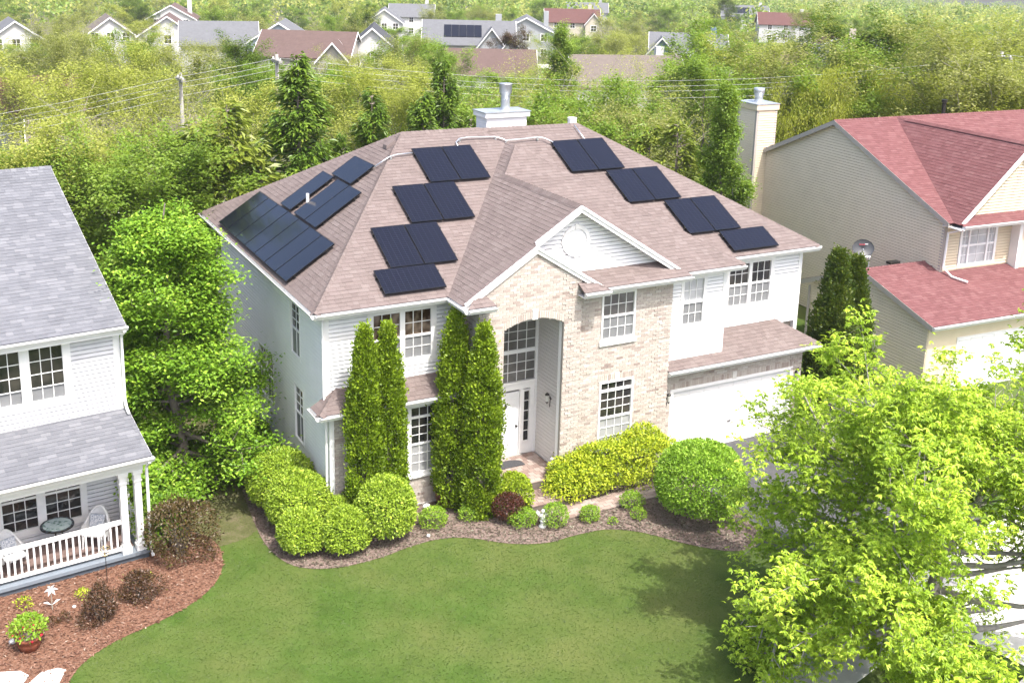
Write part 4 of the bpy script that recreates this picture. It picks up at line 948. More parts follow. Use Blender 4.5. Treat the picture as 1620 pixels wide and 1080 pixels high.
for r_ in range(4):
    for c_ in range(8): bevel(MB().box(fGf, 1.7 + c_ * .6, 2.2 + c_ * .6, .02, .045, .09 + r_ * .53, .47 + r_ * .53).build('panel', gdm, gdr), .008)
def rpl(*q): return shingles(rh, [RP(*x) for x in q], sh_r, deck_r, ex=.15)
rpl((-.12, -.05, 2.9), (14, -.05, 2.9), (14, 3.79, 4.02), (-.12, 3.79, 4.02)); rpl((DU, 7.2, 2.66), (-.12, 7.2, 2.66), (-.12, 3.79, 4.02), (DU, 3.79, 4.02))
rpl((DU - .2, 2.64, 5.86), (16, 2.64, 5.86), (16, 9.63, 8.82), (DU - .2, 9.63, 8.82)); rpl((16, 17.1, 5.52), (DU - .2, 17.1, 5.52), (DU - .2, 9.63, 8.82), (16, 9.63, 8.82))
zc = 5.86 + .9 * 3.3
rpl((3.2, 9.6, 5.86), (3.2, 2.3, 5.86), (6.5, 2.3, zc), (6.5, 9.6, zc)); rpl((9.8, 2.3, 5.86), (9.8, 9.6, 5.86), (6.5, 9.6, zc), (6.5, 2.3, zc))
rpl((3.2, 2.15, 5.82), (9.8, 2.15, 5.82), (9.5, 2.75, 6.1), (3.5, 2.75, 6.1))
fGg = Fr(RP(0, 2.7, 0), uR, -nR); siding(rh, fGg, 3.4, 9.6, 6.05, zc - .2, siding_sun, lim=lambda z: (3.2 + (z - 5.86) / .9 + .2, 9.8 - (z - 5.86) / .9 - .2))
prism(rh, 'rake_board', white, [RP(3.25, 2.28, 5.9), RP(6.5, 2.28, zc), RP(6.5, 2.28, zc - .25), RP(3.45, 2.28, 5.86)], nR * .04)
for a, off, z, b_, of2, z2 in ((-.12, -.05, 2.9, -.12, 3.79, 4.02), (-.12, 7.2, 2.66, -.12, 3.79, 4.02), (DU - .2, 2.64, 5.86, DU - .2, 9.63, 8.82), (DU - .2, 17.1, 5.52, DU - .2, 9.63, 8.82)):
    prism(rh, 'rake_board', trim_t, [RP(a - .01, off, z), RP(b_ - .01, of2, z2), RP(b_ - .01, of2, z2 - .2), RP(a - .01, off, z - .2)], uR * .04)
    prism(rh, 'rake_soffit', trim_t, [RP(a, off, z - .17), RP(b_, of2, z2 - .17), RP(b_ + .3, of2, z2 - .17), RP(a + .3, off, z - .17)], (0, 0, .02))
caps(rh, RP(DU - .2, 9.63, 8.82), RP(16, 9.63, 8.82), sh_r); caps(rh, RP(-.12, 3.79, 4.02), RP(DU, 3.79, 4.02), sh_r); caps(rh, RP(6.5, 2.3, zc), RP(6.5, 9.0, zc), sh_r)
gutter(rh, RP(-.12, -.05, 2.88), RP(14, -.05, 2.88), -nR); gutter(rh, RP(3.2, 2.15, 5.82), RP(6.8, 2.15, 5.82), -nR); rb('soffit', white, (0, 14, -.03, .4, 2.7, 2.74), (DU - .1, 9.8, 2.17, 3.05, 5.66, 5.7)); rb('fascia', white, (-.1, 14, -.04, -.01, 2.72, 2.87), (3.2, 9.8, 2.16, 2.19, 5.65, 5.79))
m = MB(); m.tube([RP(DU + .06, 2.1, 5.7), RP(DU + .06, 2.85, 5.4), RP(DU + .06, 2.9, 4.0), RP(DU + .15, 2.5, 3.72), RP(DU + .5, 2.0, 3.6)], .045, 6); m.build('downspout', white, rh)
m = MB(); m.tube([RP(.02, 6.8, 2.5), RP(.02, 6.8, .1)], .05, 6); m.build('downspout', trim_t, rh)
# chimney chase
chim = rb('chimney', siding_shade, (DU - .72, DU + .42, 14.3, 15.75, .02, 8.62))
for fr2, a, b_ in ((Fr(RP(DU - .72, 0, 0), nR, -uR), 14.4, 15.65),): siding(chim, fr2, a, b_, .1, 8.6, siding_shade)
fch = Fr(RP(0, 14.3, 0), uR, -nR); siding(chim, fch, DU - .62, DU + .42, .1, 8.6, siding_sun)  # sunlit chimney face gets its own siding tone, unlike the shaded face
for a, o_ in ((DU - .74, 14.28), (DU - .74, 15.65), (DU + .32, 14.28)): boxpart(chim, 'corner_board', trim_t, G0, a, a + .12, -o_ - .12, -o_, .05, 8.6)
bevel(boxpart(chim, 'chimney_cap', siding_sun, G0, DU - .8, DU + .5, -15.83, -14.22, 8.6, 8.86), .01); boxpart(chim, 'cap_flashing', metal, G0, DU - .82, DU + .52, -15.85, -14.2, 8.86, 8.9)
q = RP(DU - .15, 15.0, 8.88); MB().lathe(q, [(.24, 0), (.2, .03), (.19, .3), (.22, .34), (.22, .4), (.26, .42), (.26, .66), (.24, .68), (.02, .69)], 16).build('flue', metal, chim, True)
MB().lathe(RP(9.9, 10.2, 8.5), [(.09, 0), (.09, .75), (.14, .78), (.14, .9)], 10).build('vent_pipe', dark, rh)
rb('roof_vent', dark, (1.45, 1.95, 3.9, 4.15, 4.0, 4.1))
# dish
q = RP(.35, 3.95, 4.0); ds = thing('satellite_dish', 'grey oval satellite dish on the red garage roof ridge', 'satellite dish', tuple(q))
dn = np.array((-.42, -.80, .42)); dn /= np.linalg.norm(dn); du_ = np.cross((0, 0, 1), dn); du_ /= np.linalg.norm(du_); dv = np.cross(dn, du_); c0 = q + np.array((-.25, .1, .78))
m = MB(); k = 24; rings = [(.02, .10), (.2, .085), (.36, .05), (.42, .02), (.43, .01)]
for r, h in rings:
    for j in range(k):
        a = 2 * math.pi * j / k; m.v.append(tuple(c0 + du_ * r * math.cos(a) + dv * r * .82 * math.sin(a) - dn * h))
for i in range(len(rings) - 1):
    for j in range(k): m.q.append((i * k + j, i * k + (j + 1) % k, (i + 1) * k + (j + 1) % k, (i + 1) * k + j)); m.tq.append(.5)
m.ng.append((tuple(range(k)), .5)); m.build('reflector', dish_m, ds, True)
MB().tube([q, q + (0, 0, .35), c0 - dn * .1], .025, 8).build('mast', metal, ds); MB().tube([c0 - dv * .3 - dn * .03, c0 + dn * .4 - dv * .42], .018, 6).build('feed_arm', metal, ds)
e_ = c0 + dn * .4 - dv * .40; m = MB()
for x in (-.09, 0, .09): m.tube([e_ + du_ * x, e_ + du_ * x - dn * .1], .04, 8)
m.build('receiver', white, ds)
fd = Fr(c0 - dn * .045 + dv * .14, du_, dn); mm = MB()
for x in (-.14, -.06, .02): mm.box(fd, x, x + .05, 0, .02, -.02, .03)
mm.build('logo', logo_r, ds); MB().box(Fr(c0 - dn * .045 + dv * .16, du_, dn), .08, .2, 0, .02, -.01, .015).build('logo_lettering', white, ds)

# ------------------------------------------------------------------ car by the garage
cx0, cy0, crz = 15.0, -2.25, R(1)
car = thing('parked_car', 'grey car nosing out of the leaves on the driveway', 'car', (cx0, cy0, 0)); car.rotation_euler = (0, 0, crz)
def cpart_(name, m, mat, par=car, sm=False): return mobj(name, m.mesh(name, mat, np.zeros(3), sm), par)
prof = [(-.02, .30), (-.03, .55), (.05, .72), (.35, .86), (1.05, .98), (1.75, 1.42), (2.35, 1.50), (3.3, 1.46), (4.0, 1.08), (4.35, 1.0), (4.42, .6), (4.38, .32)]
# body sections across: front of the car at x=0
secs = []
for x, h in ((0, .60), (.06, .72), (.25, .84), (.6, .92), (1.1, .98), (1.45, 1.0), (3.4, 1.02), (4.0, 1.02), (4.3, .96), (4.42, .7)):
    hw = .86 - .22 * max(0, (.6 - x) / .6) ** 2 - .12 * max(0, (x - 3.9) / .5) ** 2
    secs.append([(x, -hw * s_, z) for s_, z in ((.96, .28), (1.0, .42), (1.0, min(.62, h - .1)), (.95, h - .07), (.75, h), (.3, h + .02))] + [(x, hw * s_, z) for s_, z in ((.3, h + .02), (.75, h), (.95, h - .07), (1.0, min(.62, h - .1)), (1.0, .42), (.96, .28))])
m = MB(); k = 12
for s_ in secs: m.v += s_
for i in range(len(secs) - 1):
    for j in range(k): m.q.append((i * k + j, (i + 1) * k + j, (i + 1) * k + (j + 1) % k, i * k + (j + 1) % k)); m.tq.append(.5)
m.ng.append((tuple(range(k)), .5)); m.ng.append((tuple(range((len(secs) - 1) * k, len(secs) * k))[::-1], .5))
body = cpart_('body', m, carpaint, sm=True); sb = body.modifiers.new('subd', 'SUBSURF'); sb.levels = 1; sb.render_levels = 2
m = MB(); m.hull8([(1.2, -.74, .98), (3.95, -.74, 1.0), (3.95, .74, 1.0), (1.2, .74, .98), (1.95, -.58, 1.46), (3.3, -.58, 1.48), (3.3, .58, 1.48), (1.95, .58, 1.46)]); bevel(cpart_('cabin_glass', m, g_dark), .08, 3)
m = MB(); m.hull8([(1.9, -.585, 1.45), (3.35, -.585, 1.47), (3.35, .585, 1.47), (1.9, .585, 1.45), (2.0, -.55, 1.51), (3.25, -.55, 1.52), (3.25, .55, 1.52), (2.0, .55, 1.51)]); bevel(cpart_('roof', m, carpaint), .03, 3)
for x in (.82, 3.5):
    for y in (-.80, .80):
        s2 = -1 if y < 0 else 1
        m = MB(); m.tube([(x, y - .1 * s2, .32), (x, y + .1 * s2, .32)], .32, 20); wl = cpart_('wheel', m, rubber)
        m = MB(); m.tube([(x, y + .08 * s2, .32), (x, y + .115 * s2, .32)], .2, 14); cpart_('rim', m, alu, wl)
        m = MB(); m.tube([(x, y + .02 * s2, .34), (x, y + .075 * s2, .34)], .38, 20); cpart_('wheel_arch', m, black, body)
for y in (-1, 1): m = MB(); m.ball((.10, y * .60, .68), (.10, .17, .07)); cpart_('headlight', m, headl, sm=True)
m = MB(); m.box(WORLD, -.035, .02, -.45, .45, .40, .58); cpart_('grille', m, black)

# ------------------------------------------------------------------ garden ornaments
def figure(name, label, cat, p, h, kind):
    t = thing(name, label, cat, (*p, .012)); q = np.array((*p, .012)); m = MB()
    if kind == 'cherub':
        pd = MB(); pd.lathe(q, [(.11, 0), (.11, .05), (.07, .08), (.06, .16), (.09, .19), (.09, .22)], 10); pd.build('pedestal', statue_m, t, True)
        m.lathe(q + (0, 0, .2), [(.05, 0), (.07, .06), (.075, .12), (.06, .18), (.035, .22), (.03, .24)], 10); m.ball(q + (0, 0, .49), (.055, .055, .06))
        for s_ in (-1, 1):
            m.tube([q + (s_ * .06, 0, .39), q + (s_ * .12, -.05, .36), q + (s_ * .09, -.08, .44)], [.028, .024, .018], 7)
            wg = MB(); wg.add([q + (s_ * .02, .05, .40), q + (s_ * .13, .08, .52), q + (s_ * .17, .09, .44), q + (s_ * .10, .07, .33), q + (s_ * .02, .07, .40), q + (s_ * .13, .1, .52), q + (s_ * .17, .11, .44), q + (s_ * .10, .09, .33)], [(0, 1, 2, 3), (7, 6, 5, 4), (0, 4, 5, 1), (1, 5, 6, 2), (2, 6, 7, 3), (3, 7, 4, 0)]); wg.build('wing', statue_m, t)
        m.build('body', statue_m, t, True)
    elif kind == 'bath':
        m.lathe(q, [(.10, 0), (.10, .04), (.05, .09), (.04, .2), (.07, .25), (.05, .28)], 10); m.build('pedestal', statue_m, t, True)
        b2 = MB(); b2.ball(q + (0, 0, .36), (.13, .11, .09)); b2.ball(q + (.03, -.02, .2), (.08, .07, .06)); b2.build('figure', statue_m, t, True)
    else:
        m.lathe(q, [(.09, 0), (.10, .06), (.085, .16), (.10, .24), (.075, .32), (.035, .37)], 10, sy=.8); m.ball(q + (0, 0, .44), (.062, .06, .072)); m.tube([q + (-.09, 0, .30), q + (-.1, -.1, .2), q + (0, -.13, .2)], [.035, .03, .025], 7); m.tube([q + (.09, 0, .30), q + (.1, -.1, .2), q + (0, -.13, .2)], [.035, .03, .025], 7); m.build('body', statue_m, t, True)
    return t
figure('garden_statue', 'white winged cherub statue at the edge of the brick walk', 'statue', (5.65, -2.66), .53, 'cherub'); figure('garden_statue', 'white toadstool-shaped stone ornament below the lower left window', 'statue', (2.92, -.8), .46, 'bath')
g_ = figure('garden_statue', 'white seated figure statue on the entry landing', 'statue', (7.05, -.72), .5, 'seat'); g_.location.z = .50
t = thing('solar_path_light', 'small solar path light with pale square top in the bed', 'garden light', (4.36, -1.41, 0)); q = np.array((4.36, -1.41, 0)); MB().tube([q, q + (0, 0, .3)], .018, 6).build('stake', dark, t)
bevel(MB().box(WORLD, 4.26, 4.46, -1.51, -1.31, .30, .34).build('solar_cap', alu, t), .01); MB().lathe(q + (0, 0, .2), [(.03, 0), (.05, .1)], 8).build('lamp_glass', lampglass, t)
def pot(name, label, p, r, h, mat, soil=True):
    t = thing(name, label, 'planter', (*p, .01)); q = np.array((*p, .01)); prof = [(r * .72, 0), (r * .95, h * .5), (r * .93, h * .8), (r * 1.08, h * .82), (r * 1.08, h), (r * .92, h), (r * .88, h * .85)]
    MB().lathe(q, prof, 20).build('pot', mat, t, True); MB().lathe(q, [(r * .87, h * .84), (r * .87, h * .86)], 16).build('soil', mulch_m, t); return t
pot('square_planter', 'empty dark clay planter by the arborvitae trunk', (3.68, -.32), .24, .42, pbr('dark_clay', (.12, .045, .035), (.17, .07, .055), .7, dirt=.3))
flp = pot('flower_pot', 'shiny terracotta pot of red flowers in the mulch bed', (-7.68, -2.38), .28, .36, terracotta)
# white lily stake, round metal spinner stake
q = np.array((-7.03, -1.0, 0)); t = thing('lily_stake', 'white metal lily garden stake in the mulch bed', 'garden stake', tuple(q)); MB().tube([q, q + (0, 0, .55)], .008, 5).build('stem', pbr('pale_stem', (.35, .36, .32), None, .6), t)
for i in range(6):
    a = i * 1.05; c = q + (0, -.03, .6); d = np.array((math.cos(a), -.3, math.sin(a))); s_ = np.cross(d, (0, 1, 0)); s_ /= np.linalg.norm(s_)
    m = MB(); m.add([c, c + d * .08 + s_ * .035, c + d * .16 + (0, -.03, 0), c + d * .08 - s_ * .035, c + d * .08 + (0, -.02, 0)], [(0, 1, 4), (1, 2, 4), (2, 3, 4), (3, 0, 4), (0, 3, 2, 1)]); m.build('petal', white, t)
for s_ in (-1, 1): m = MB(); m.add([q + (0, 0, .15), q + (s_ * .1, 0, .27), q + (s_ * .2, -.02, .27), q + (s_ * .1, -.01, .23)], [(0, 1, 2), (0, 2, 3)]); m.build('leaf', white, t)
q = np.array((-5.66, -.33, 0)); t = thing('spinner_stake', 'round silver and gold wind spinner on a thin stake', 'garden stake', tuple(q)); MB().tube([q, q + (0, 0, .85)], .009, 5).build('stem', dark, t)
c = q + (0, -.02, .92)
for i in range(10):
    a = i * .628; d = np.array((math.cos(a), 0, math.sin(a))); s_ = np.array((-math.sin(a), 0, math.cos(a))); m = MB(); m.add([c + d * .02, c + d * .08 + s_ * .03 + (0, -.03, 0), c + d * .13 + (0, .01, 0), c + d * .08 - s_ * .02], [(0, 1, 2, 3)]); m.build('vane', pbr('brass_%d' % i, (.5, .4, .2), None, .3, metal=.7, dirt=0) if i % 2 else alu, t)
MB().tube([c + np.array((math.cos(a) * .135, 0, math.sin(a) * .135)) for a in np.linspace(0, 6.283, 21)], .008, 5, cap=False).build('hoop', pbr('brass', (.5, .4, .2), None, .3, metal=.7, dirt=0), t)
for nm, lab, pts in (('stepping_stone', 'larger white flagstone at the left edge of the mulch bed', [(-8.9, -3.2), (-8.35, -3.05), (-7.95, -3.2), (-7.8, -3.45), (-8.1, -3.9), (-8.9, -3.95)]), ('stepping_stone', 'rounded white flagstone next to the lawn edge', [(-7.85, -3.75), (-7.55, -3.45), (-7.2, -3.45), (-7.05, -3.6), (-7.25, -4.0), (-7.8, -4.15)])):
    k = len(pts); o = MB().add([(x, y, .0) for x, y in pts] + [(x, y, .045) for x, y in pts], [tuple(range(k))[::-1], tuple(range(k, 2 * k))] + [(i, (i + 1) % k, (i + 1) % k + k, i + k) for i in range(k)]).build(nm, stone_m); tag(bevel(o, .015), lab, 'stone')
for nm, lab, p, r in (('white_rock', 'small white stone behind the terracotta flower pot', (-8.0, -2.0), .09), ('white_rock', 'tiny pale lilac stone beside the lily stake', (-6.55, -1.1), .05), ('white_rock', 'small white rock in the bed in front of the low shrub', (2.55, -1.75), .06)):
    tag(MB().ball((*p, r * .6), (r, r * .8, r * .8), 8, 5).build(nm, statue_m), lab, 'rock')

# ------------------------------------------------------------------ vegetation kit
def unit(a): return a / (np.linalg.norm(a, axis=-1, keepdims=True) + 1e-9)
def leaves(name, C, Dv, Nv, Ln, wr, mat, tint, fold=.18):
    """n diamond leaves: base C, towards Dv, face Nv, length Ln, width ratio wr"""
    n = len(C); Ln = np.broadcast_to(Ln, (n,))[:, None]; Dv = unit(Dv); S = unit(np.cross(Dv, Nv)); Nn = np.cross(S, Dv)
    mid = C + Dv * Ln * .48; V = np.empty((n, 4, 3))
    V[:, 0] = C; V[:, 1] = mid + S * Ln * wr / 2 + Nn * Ln * fold * .3; V[:, 2] = C + Dv * Ln - Nn * Ln * fold * .4; V[:, 3] = mid - S * Ln * wr / 2 + Nn * Ln * fold * .3
    F = np.arange(n * 4).reshape(n, 4)
    return fastmesh(name, V.reshape(-1, 3), F, mat, tint)
def tubes(name, segs, mat, k=4):
    A = np.array([s[0] for s in segs]); B = np.array([s[1] for s in segs]); r0 = np.array([s[2] for s in segs])[:, None]; r1 = np.array([s[3] for s in segs])[:, None]
    d = unit(B - A); ref = np.where(np.abs(d[:, 2:3]) < .9, np.array([[0, 0, 1.]]), np.array([[1., 0, 0]])); a = unit(np.cross(ref, d)); b = np.cross(d, a); n = len(A)
    V = np.empty((n, 2 * k, 3))
    for j in range(k):
        t = 2 * math.pi * j / k; o = math.cos(t) * a + math.sin(t) * b; V[:, j] = A + o * r0; V[:, k + j] = B + o * r1
    base = (np.arange(n) * 2 * k)[:, None, None]; q = np.array([[j, (j + 1) % k, k + (j + 1) % k, k + j] for j in range(k)])[None]
    return fastmesh(name, V.reshape(-1, 3), (base + q).reshape(-1, 4), mat, np.full(n * k, .5), True)
def skeleton(g, H, zb, Rr, nl, prof, r0=.14, elev=(.15, .9), sub=5, tw=3, sublen=.42, curve=.25, lean=0):
    segs = []; tips = []
    pts = [np.array((0, 0, 0.))]; nseg = 8
    for i in range(1, nseg + 1): pts.append(np.array((lean * i / nseg + g.normal(0, .012 * H), g.normal(0, .012 * H), H * .93 * i / nseg)))
    rad = lambda z: r0 * max(.12, 1 - z / (H * .97)) ** .9
    for a, b in zip(pts, pts[1:]): segs.append((a, b, rad(a[2]), rad(b[2])))
    def at(z):
        f = np.clip(z / (H * .93) * nseg, 0, nseg - 1e-3); i = int(f); return pts[i] + (pts[i + 1] - pts[i]) * (f - i)
    for i in range(nl):
        t = (i + .5) / nl; z = zb + (H * .9 - zb) * t; az = i * 2.399 + g.normal(0, .35); p = at(z * .92)
        R_ = Rr * prof(t) * g.uniform(.8, 1.12); el = elev[0] + (elev[1] - elev[0]) * t + g.normal(0, .1)
        d = np.array((math.cos(az) * math.cos(el), math.sin(az) * math.cos(el), math.sin(el))); Ls = R_ / max(.35, math.cos(el)); q = p; rr = rad(z) * .55
        lp = [p]
        for k in range(4):
            d2 = unit(d + np.array((g.normal(0, .12), g.normal(0, .12), curve * (k - 1) * .4))); q2 = q + d2 * Ls / 4; segs.append((q, q2, rr * (1 - k * .22), rr * (1 - (k + 1) * .22))); q = q2; lp.append(q)
        tips.append((q, d))
        for s in range(sub):
            f = .25 + .75 * (s + g.random()) / sub; j = min(3, int(f * 4)); b = lp[j] + (lp[j + 1] - lp[j]) * (f * 4 - j)
            sd_v = unit(d + np.array((g.normal(0, .75), g.normal(0, .75), g.normal(.1, .4)))); e = b + sd_v * Ls * sublen * g.uniform(.6, 1.1); segs.append((b, e, rr * .4, rr * .14)); tips.append((e, sd_v)); tips.append(((b + e) / 2, sd_v))
            for _ in range(tw):
                c = b + (e - b) * g.uniform(.3, 1); td = unit(sd_v + g.normal(0, .7, 3)); f2 = c + td * Ls * sublen * .45 * g.uniform(.5, 1.1); segs.append((c, f2, rr * .16, rr * .06)); tips.append((f2, td))
    return segs, tips
rnd_prof = lambda t: math.sqrt(max(.05, 1 - (1.7 * t - .75) ** 2))
oval_prof = lambda t: math.sqrt(max(.04, 1 - (1.9 * t - .85) ** 2)) ** .8
pyr_prof = lambda t: max(.12, 1 - t) ** .8
def clump_leaves(g, tips, per, sig, size, wr, mat, name='crown', up=.7, droop=0, comp=0, zt=None):
    P = np.array([t[0] for t in tips]); n = len(P); per_i = np.maximum(1, (per * g.uniform(.35, 1.6, n)).astype(int)); idx = np.repeat(np.arange(n), per_i)
    sg = np.asarray(sig) if not np.isscalar(sig) else np.array((sig, sig, sig * .75)); ct = g.random(n)
    C = P[idx] + g.normal(0, 1, (len(idx), 3)) * sg; az = g.uniform(0, 6.283, len(idx))
    if comp:   # compound leaves: leaflets fanned from one stalk
        C = np.repeat(C, comp, 0); idx = np.repeat(idx, comp); a0 = np.repeat(az, comp); off = np.tile(np.linspace(-1.25, 1.25, comp), len(az)); az = a0 + off + g.normal(0, .15, len(a0))
    D_ = np.stack((np.cos(az), np.sin(az), g.normal(-droop, .3, len(az))), 1); Nn = unit(np.stack((g.normal(0, 1 - up, len(az)), g.normal(0, 1 - up, len(az)), np.ones(len(az)) * .8), 1))
    tint = np.clip(.5 * ct[idx] + .5 * g.random(len(idx)), 0, 1)
    return leaves(name, C, D_, Nn, size * g.uniform(.7, 1.25, len(C)), wr, mat, tint)
def plant(name, label, cat, loc, parts, group=None, rz=0, sc=1):
    t = thing(name, label, cat, loc, group); t.rotation_euler = (0, 0, rz); t.scale = (sc,) * 3 if np.isscalar(sc) else sc
    for nm, me, mt in parts:
        o = mobj(nm, me, t)
        if mt is not None: o.material_slots[0].link = 'OBJECT'; o.material_slots[0].material = mt
    return t
def bushmesh(g, rx, ry, h, n, size, mat, lump=.12, wr=.55, flat=0, nl=14, low=.0, spike=0):
    """rounded shrub: leaves in a thick, lumpy shell down to the ground"""
    u = g.normal(0, 1, (n, 3)); u = unit(u); u[:, 2] = np.where(u[:, 2] < -.55, -u[:, 2], u[:, 2]); bd = unit(g.normal(0, 1, (nl, 3))); bs = g.uniform(.5, 1, nl); r = np.ones(n)
    for b, s in zip(bd, bs): r += lump * s * np.exp(-((1 - u @ b) / .09))
    r *= 1 - g.random(n) ** 2 * .28 + g.normal(0, .02, n); r += spike * np.abs(g.normal(0, .12, n)); zc = h * .5
    C = u * r[:, None] * np.array((rx, ry, h * .52)) + np.array((0, 0, zc)); C[:, 2] = np.maximum(C[:, 2], .02)
    D_ = unit(u * .6 + g.normal(0, .6, (n, 3)) + np.array((0, 0, .25))); Nn = unit(u + g.normal(0, .35, (n, 3)) + np.array((0, 0, .35 + flat)))
    lc = np.sin(u @ np.array((5.1, 3.3, 2.7)) * 2 + 1) * .12; tint = np.clip(.5 + lc + g.normal(0, .2, n), 0, 1)
    return leaves('foliage', C, D_, Nn, size * g.uniform(.7, 1.3, n), wr, mat, tint)
def twigs(g, rx, ry, h, n=26, mat=None, r=.014):
    segs = []
    for i in range(n):
        a = g.uniform(0, 6.283); e = np.array((math.cos(a) * rx * g.uniform(.3, .85), math.sin(a) * ry * g.uniform(.3, .85), h * g.uniform(.55, .95))); b = np.array((math.cos(a), math.sin(a), 0)) * .08; m_ = (b + e) / 2 + np.array((0, 0, .1 * h)); segs += [(b, m_, r, r * .7), (m_, e, r * .7, r * .25)]
    return tubes('stems', segs, mat or bark)
def thujamesh(g, R_, H, n, mat, pw_=3.4):
    """dense column of fan sprays"""
    nc = n // 48; pf = lambda t: np.where(t < .16, .70 + t / .16 * .30, np.clip(1 - ((t - .16) / .84) ** pw_, .02, 1))
    tc = g.random(nc) ** .85; ac = g.uniform(0, 6.283, nc); zc = tc * H; lob = 1 + .08 * np.sin(ac * 3 + zc * 1.7) + .06 * np.sin(ac * 2 - zc * 3.1)
    rc = R_ * pf(tc) * lob * (1 - g.random(nc) ** 2 * .22); ct = g.random(nc)
    idx = g.integers(0, nc, n); sg = np.array((.075, .075, .10)); off = g.normal(0, 1, (n, 3)) * sg
    C = np.stack((np.cos(ac) * rc, np.sin(ac) * rc, zc + .03), 1)[idx] + off; a = np.arctan2(C[:, 1], C[:, 0]); z = C[:, 2]; C[:, 2] = np.maximum(z, .02); o = np.stack((np.cos(a), np.sin(a), np.zeros(n)), 1)
    D_ = unit(o * .6 + np.array((0, 0, .8)) + g.normal(0, .4, (n, 3))); tw = g.uniform(-1.2, 1.2, n)[:, None]; tan = np.stack((-np.sin(a), np.cos(a), np.zeros(n)), 1); Nn = unit(o * np.cos(tw) + tan * np.sin(tw) + np.array((0, 0, .3)))
    tint = np.clip(.15 + .5 * ct[idx] + g.normal(0, .15, n) + (off @ np.array((0, 0, 1.))) * 1.5 + .1, 0, 1)
    return leaves('foliage', C, D_, Nn, .085 * g.uniform(.7, 1.3, n), .6, mat, tint, .3)
def sprucemesh(g, R_, H, mat, nw=26, nb=9, per=26, ls=.30):
    C = []; D_ = []; Nn = []; T = []; segs = [(np.zeros(3), np.array((0, 0, H * .97)), .035 * R_ + .08, .01)]
    for w_ in range(nw):
        t = (w_ + .3) / nw; z = H * (.05 + .93 * t); L_ = R_ * (1 - t) ** .85 * 1.05 + .12
        for b in range(max(4, int(nb * (1 - .4 * t)))):
            a = 6.283 * b / nb + w_ * 1.1 + g.normal(0, .25); l = L_ * g.uniform(.65, 1.15); dr = -.30 + .75 * t; o = np.array((math.cos(a), math.sin(a), 0)); tn = np.array((-o[1], o[0], 0)); tip = np.array((0, 0, z)) + o * l + np.array((0, 0, dr * l + .12 * l)); segs.append((np.array((0, 0, z)), tip, .02, .005)); ct = g.random()
            k = max(7, int(per * l / R_ + 8)); f = g.random(k) ** .6
            base = np.array((0, 0, z)) + o * (l * f)[:, None] + np.array((0, 0, 1.)) * (dr * l * f + .12 * l * f ** 2)[:, None] + tn * (g.normal(0, .15, k) * l * (1.1 - f * .6))[:, None] + np.array((0, 0, 1.)) * g.normal(-.05, .13, k)[:, None]
            C.append(base); D_.append(o + tn * g.normal(0, .7, k)[:, None] + np.array((0, 0, 1.)) * g.normal(-.25, .25, k)[:, None]); Nn.append(np.array((0, 0, 1.)) + g.normal(0, .45, (k, 3))); T.append(np.clip(.3 + .3 * f + .3 * (ct - .5) + g.normal(0, .12, k), 0, 1))
    C = np.concatenate(C); n = len(C)
    return leaves('crown', C, np.concatenate(D_), unit(np.concatenate(Nn)), ls * g.uniform(.7, 1.3, n), .34, mat, np.concatenate(T), .3), tubes('trunk', segs, bark)

# ------------------------------------------------------------------ lawn blades and mulch chips
g = np.random.default_rng(3)
def scatter(poly, dens, excl=()):
    lo, hi = poly.min(0), poly.max(0); n = int(dens * (hi - lo).prod()); P = g.uniform(lo, hi, (n, 2)); k = inside(P[:, 0], P[:, 1], poly)
    for e in excl: k &= ~inside(P[:, 0], P[:, 1], np.array(e, float))
    return P[k]
view = np.array([(-8.5, -5.5), (3, -14.5), (14, -14.5), (13, -5), (11.3, -4), (9.8, -5.5), (8, -3.6), (-1, -1.2), (-1.2, 2.5), (-3.2, 9), (-4.4, 8), (-2.6, 0), (-7.5, -3.8)], float)
side_box = [tuple(S0 + sd_ * a + sn_ * n_) for a, n_ in ((-20, -2.2), (20, -2.2), (20, 9), (-20, 9))]
P = scatter(view, 420, (bed_poly, lbed_poly, drive_poly, side_box)); n = len(P)
thin = inside(P[:, 0], P[:, 1], side_poly); keep = ~thin | (g.random(n) < .35); P = P[keep]; n = len(P)
az = g.uniform(0, 6.283, n); pat = np.sin(P[:, 0] * .9 + np.sin(P[:, 1] * .7) * 1.3) * np.sin(P[:, 1] * 1.1 + P[:, 0] * .35)
D_ = np.stack((np.cos(az) * .8, np.sin(az) * .8, g.uniform(.1, .45, n)), 1)
me = leaves('lawn_grass', np.column_stack((P, np.full(n, .0))), D_, np.stack((g.normal(0, .3, n), g.normal(0, .3, n), np.ones(n)), 1), .042 * g.uniform(.6, 1.4, n), .32, blade_m, np.clip(.5 + .2 * pat + g.normal(0, .09, n), 0, 1))
tag(mobj('lawn_grass', me), 'short mown green grass of the front lawn', 'grass', kind='stuff')
for nm, poly, dens, mt, lab in (('mulch_chips', bed_poly, 420, chip_o, 'faded grey brown mulch chips in the front planting bed'), ('mulch_chips', lbed_poly, 480, chip_r, 'fresh red brown mulch chips beside the porch')):
    P = scatter(poly, dens); P = P[(P[:, 1] < 7)]; n = len(P); az = g.uniform(0, 6.283, n)
    me = leaves(nm, np.column_stack((P, np.full(n, .02) + g.random(n) * .015)), np.stack((np.cos(az), np.sin(az), g.normal(0, .25, n)), 1), np.stack((g.normal(0, .35, n), g.normal(0, .35, n), np.ones(n)), 1), .075 * g.uniform(.5, 1.6, n), .38, mt, g.beta(1.6, 2.2, n))
    tag(mobj(nm, me), lab, 'mulch', kind='stuff')

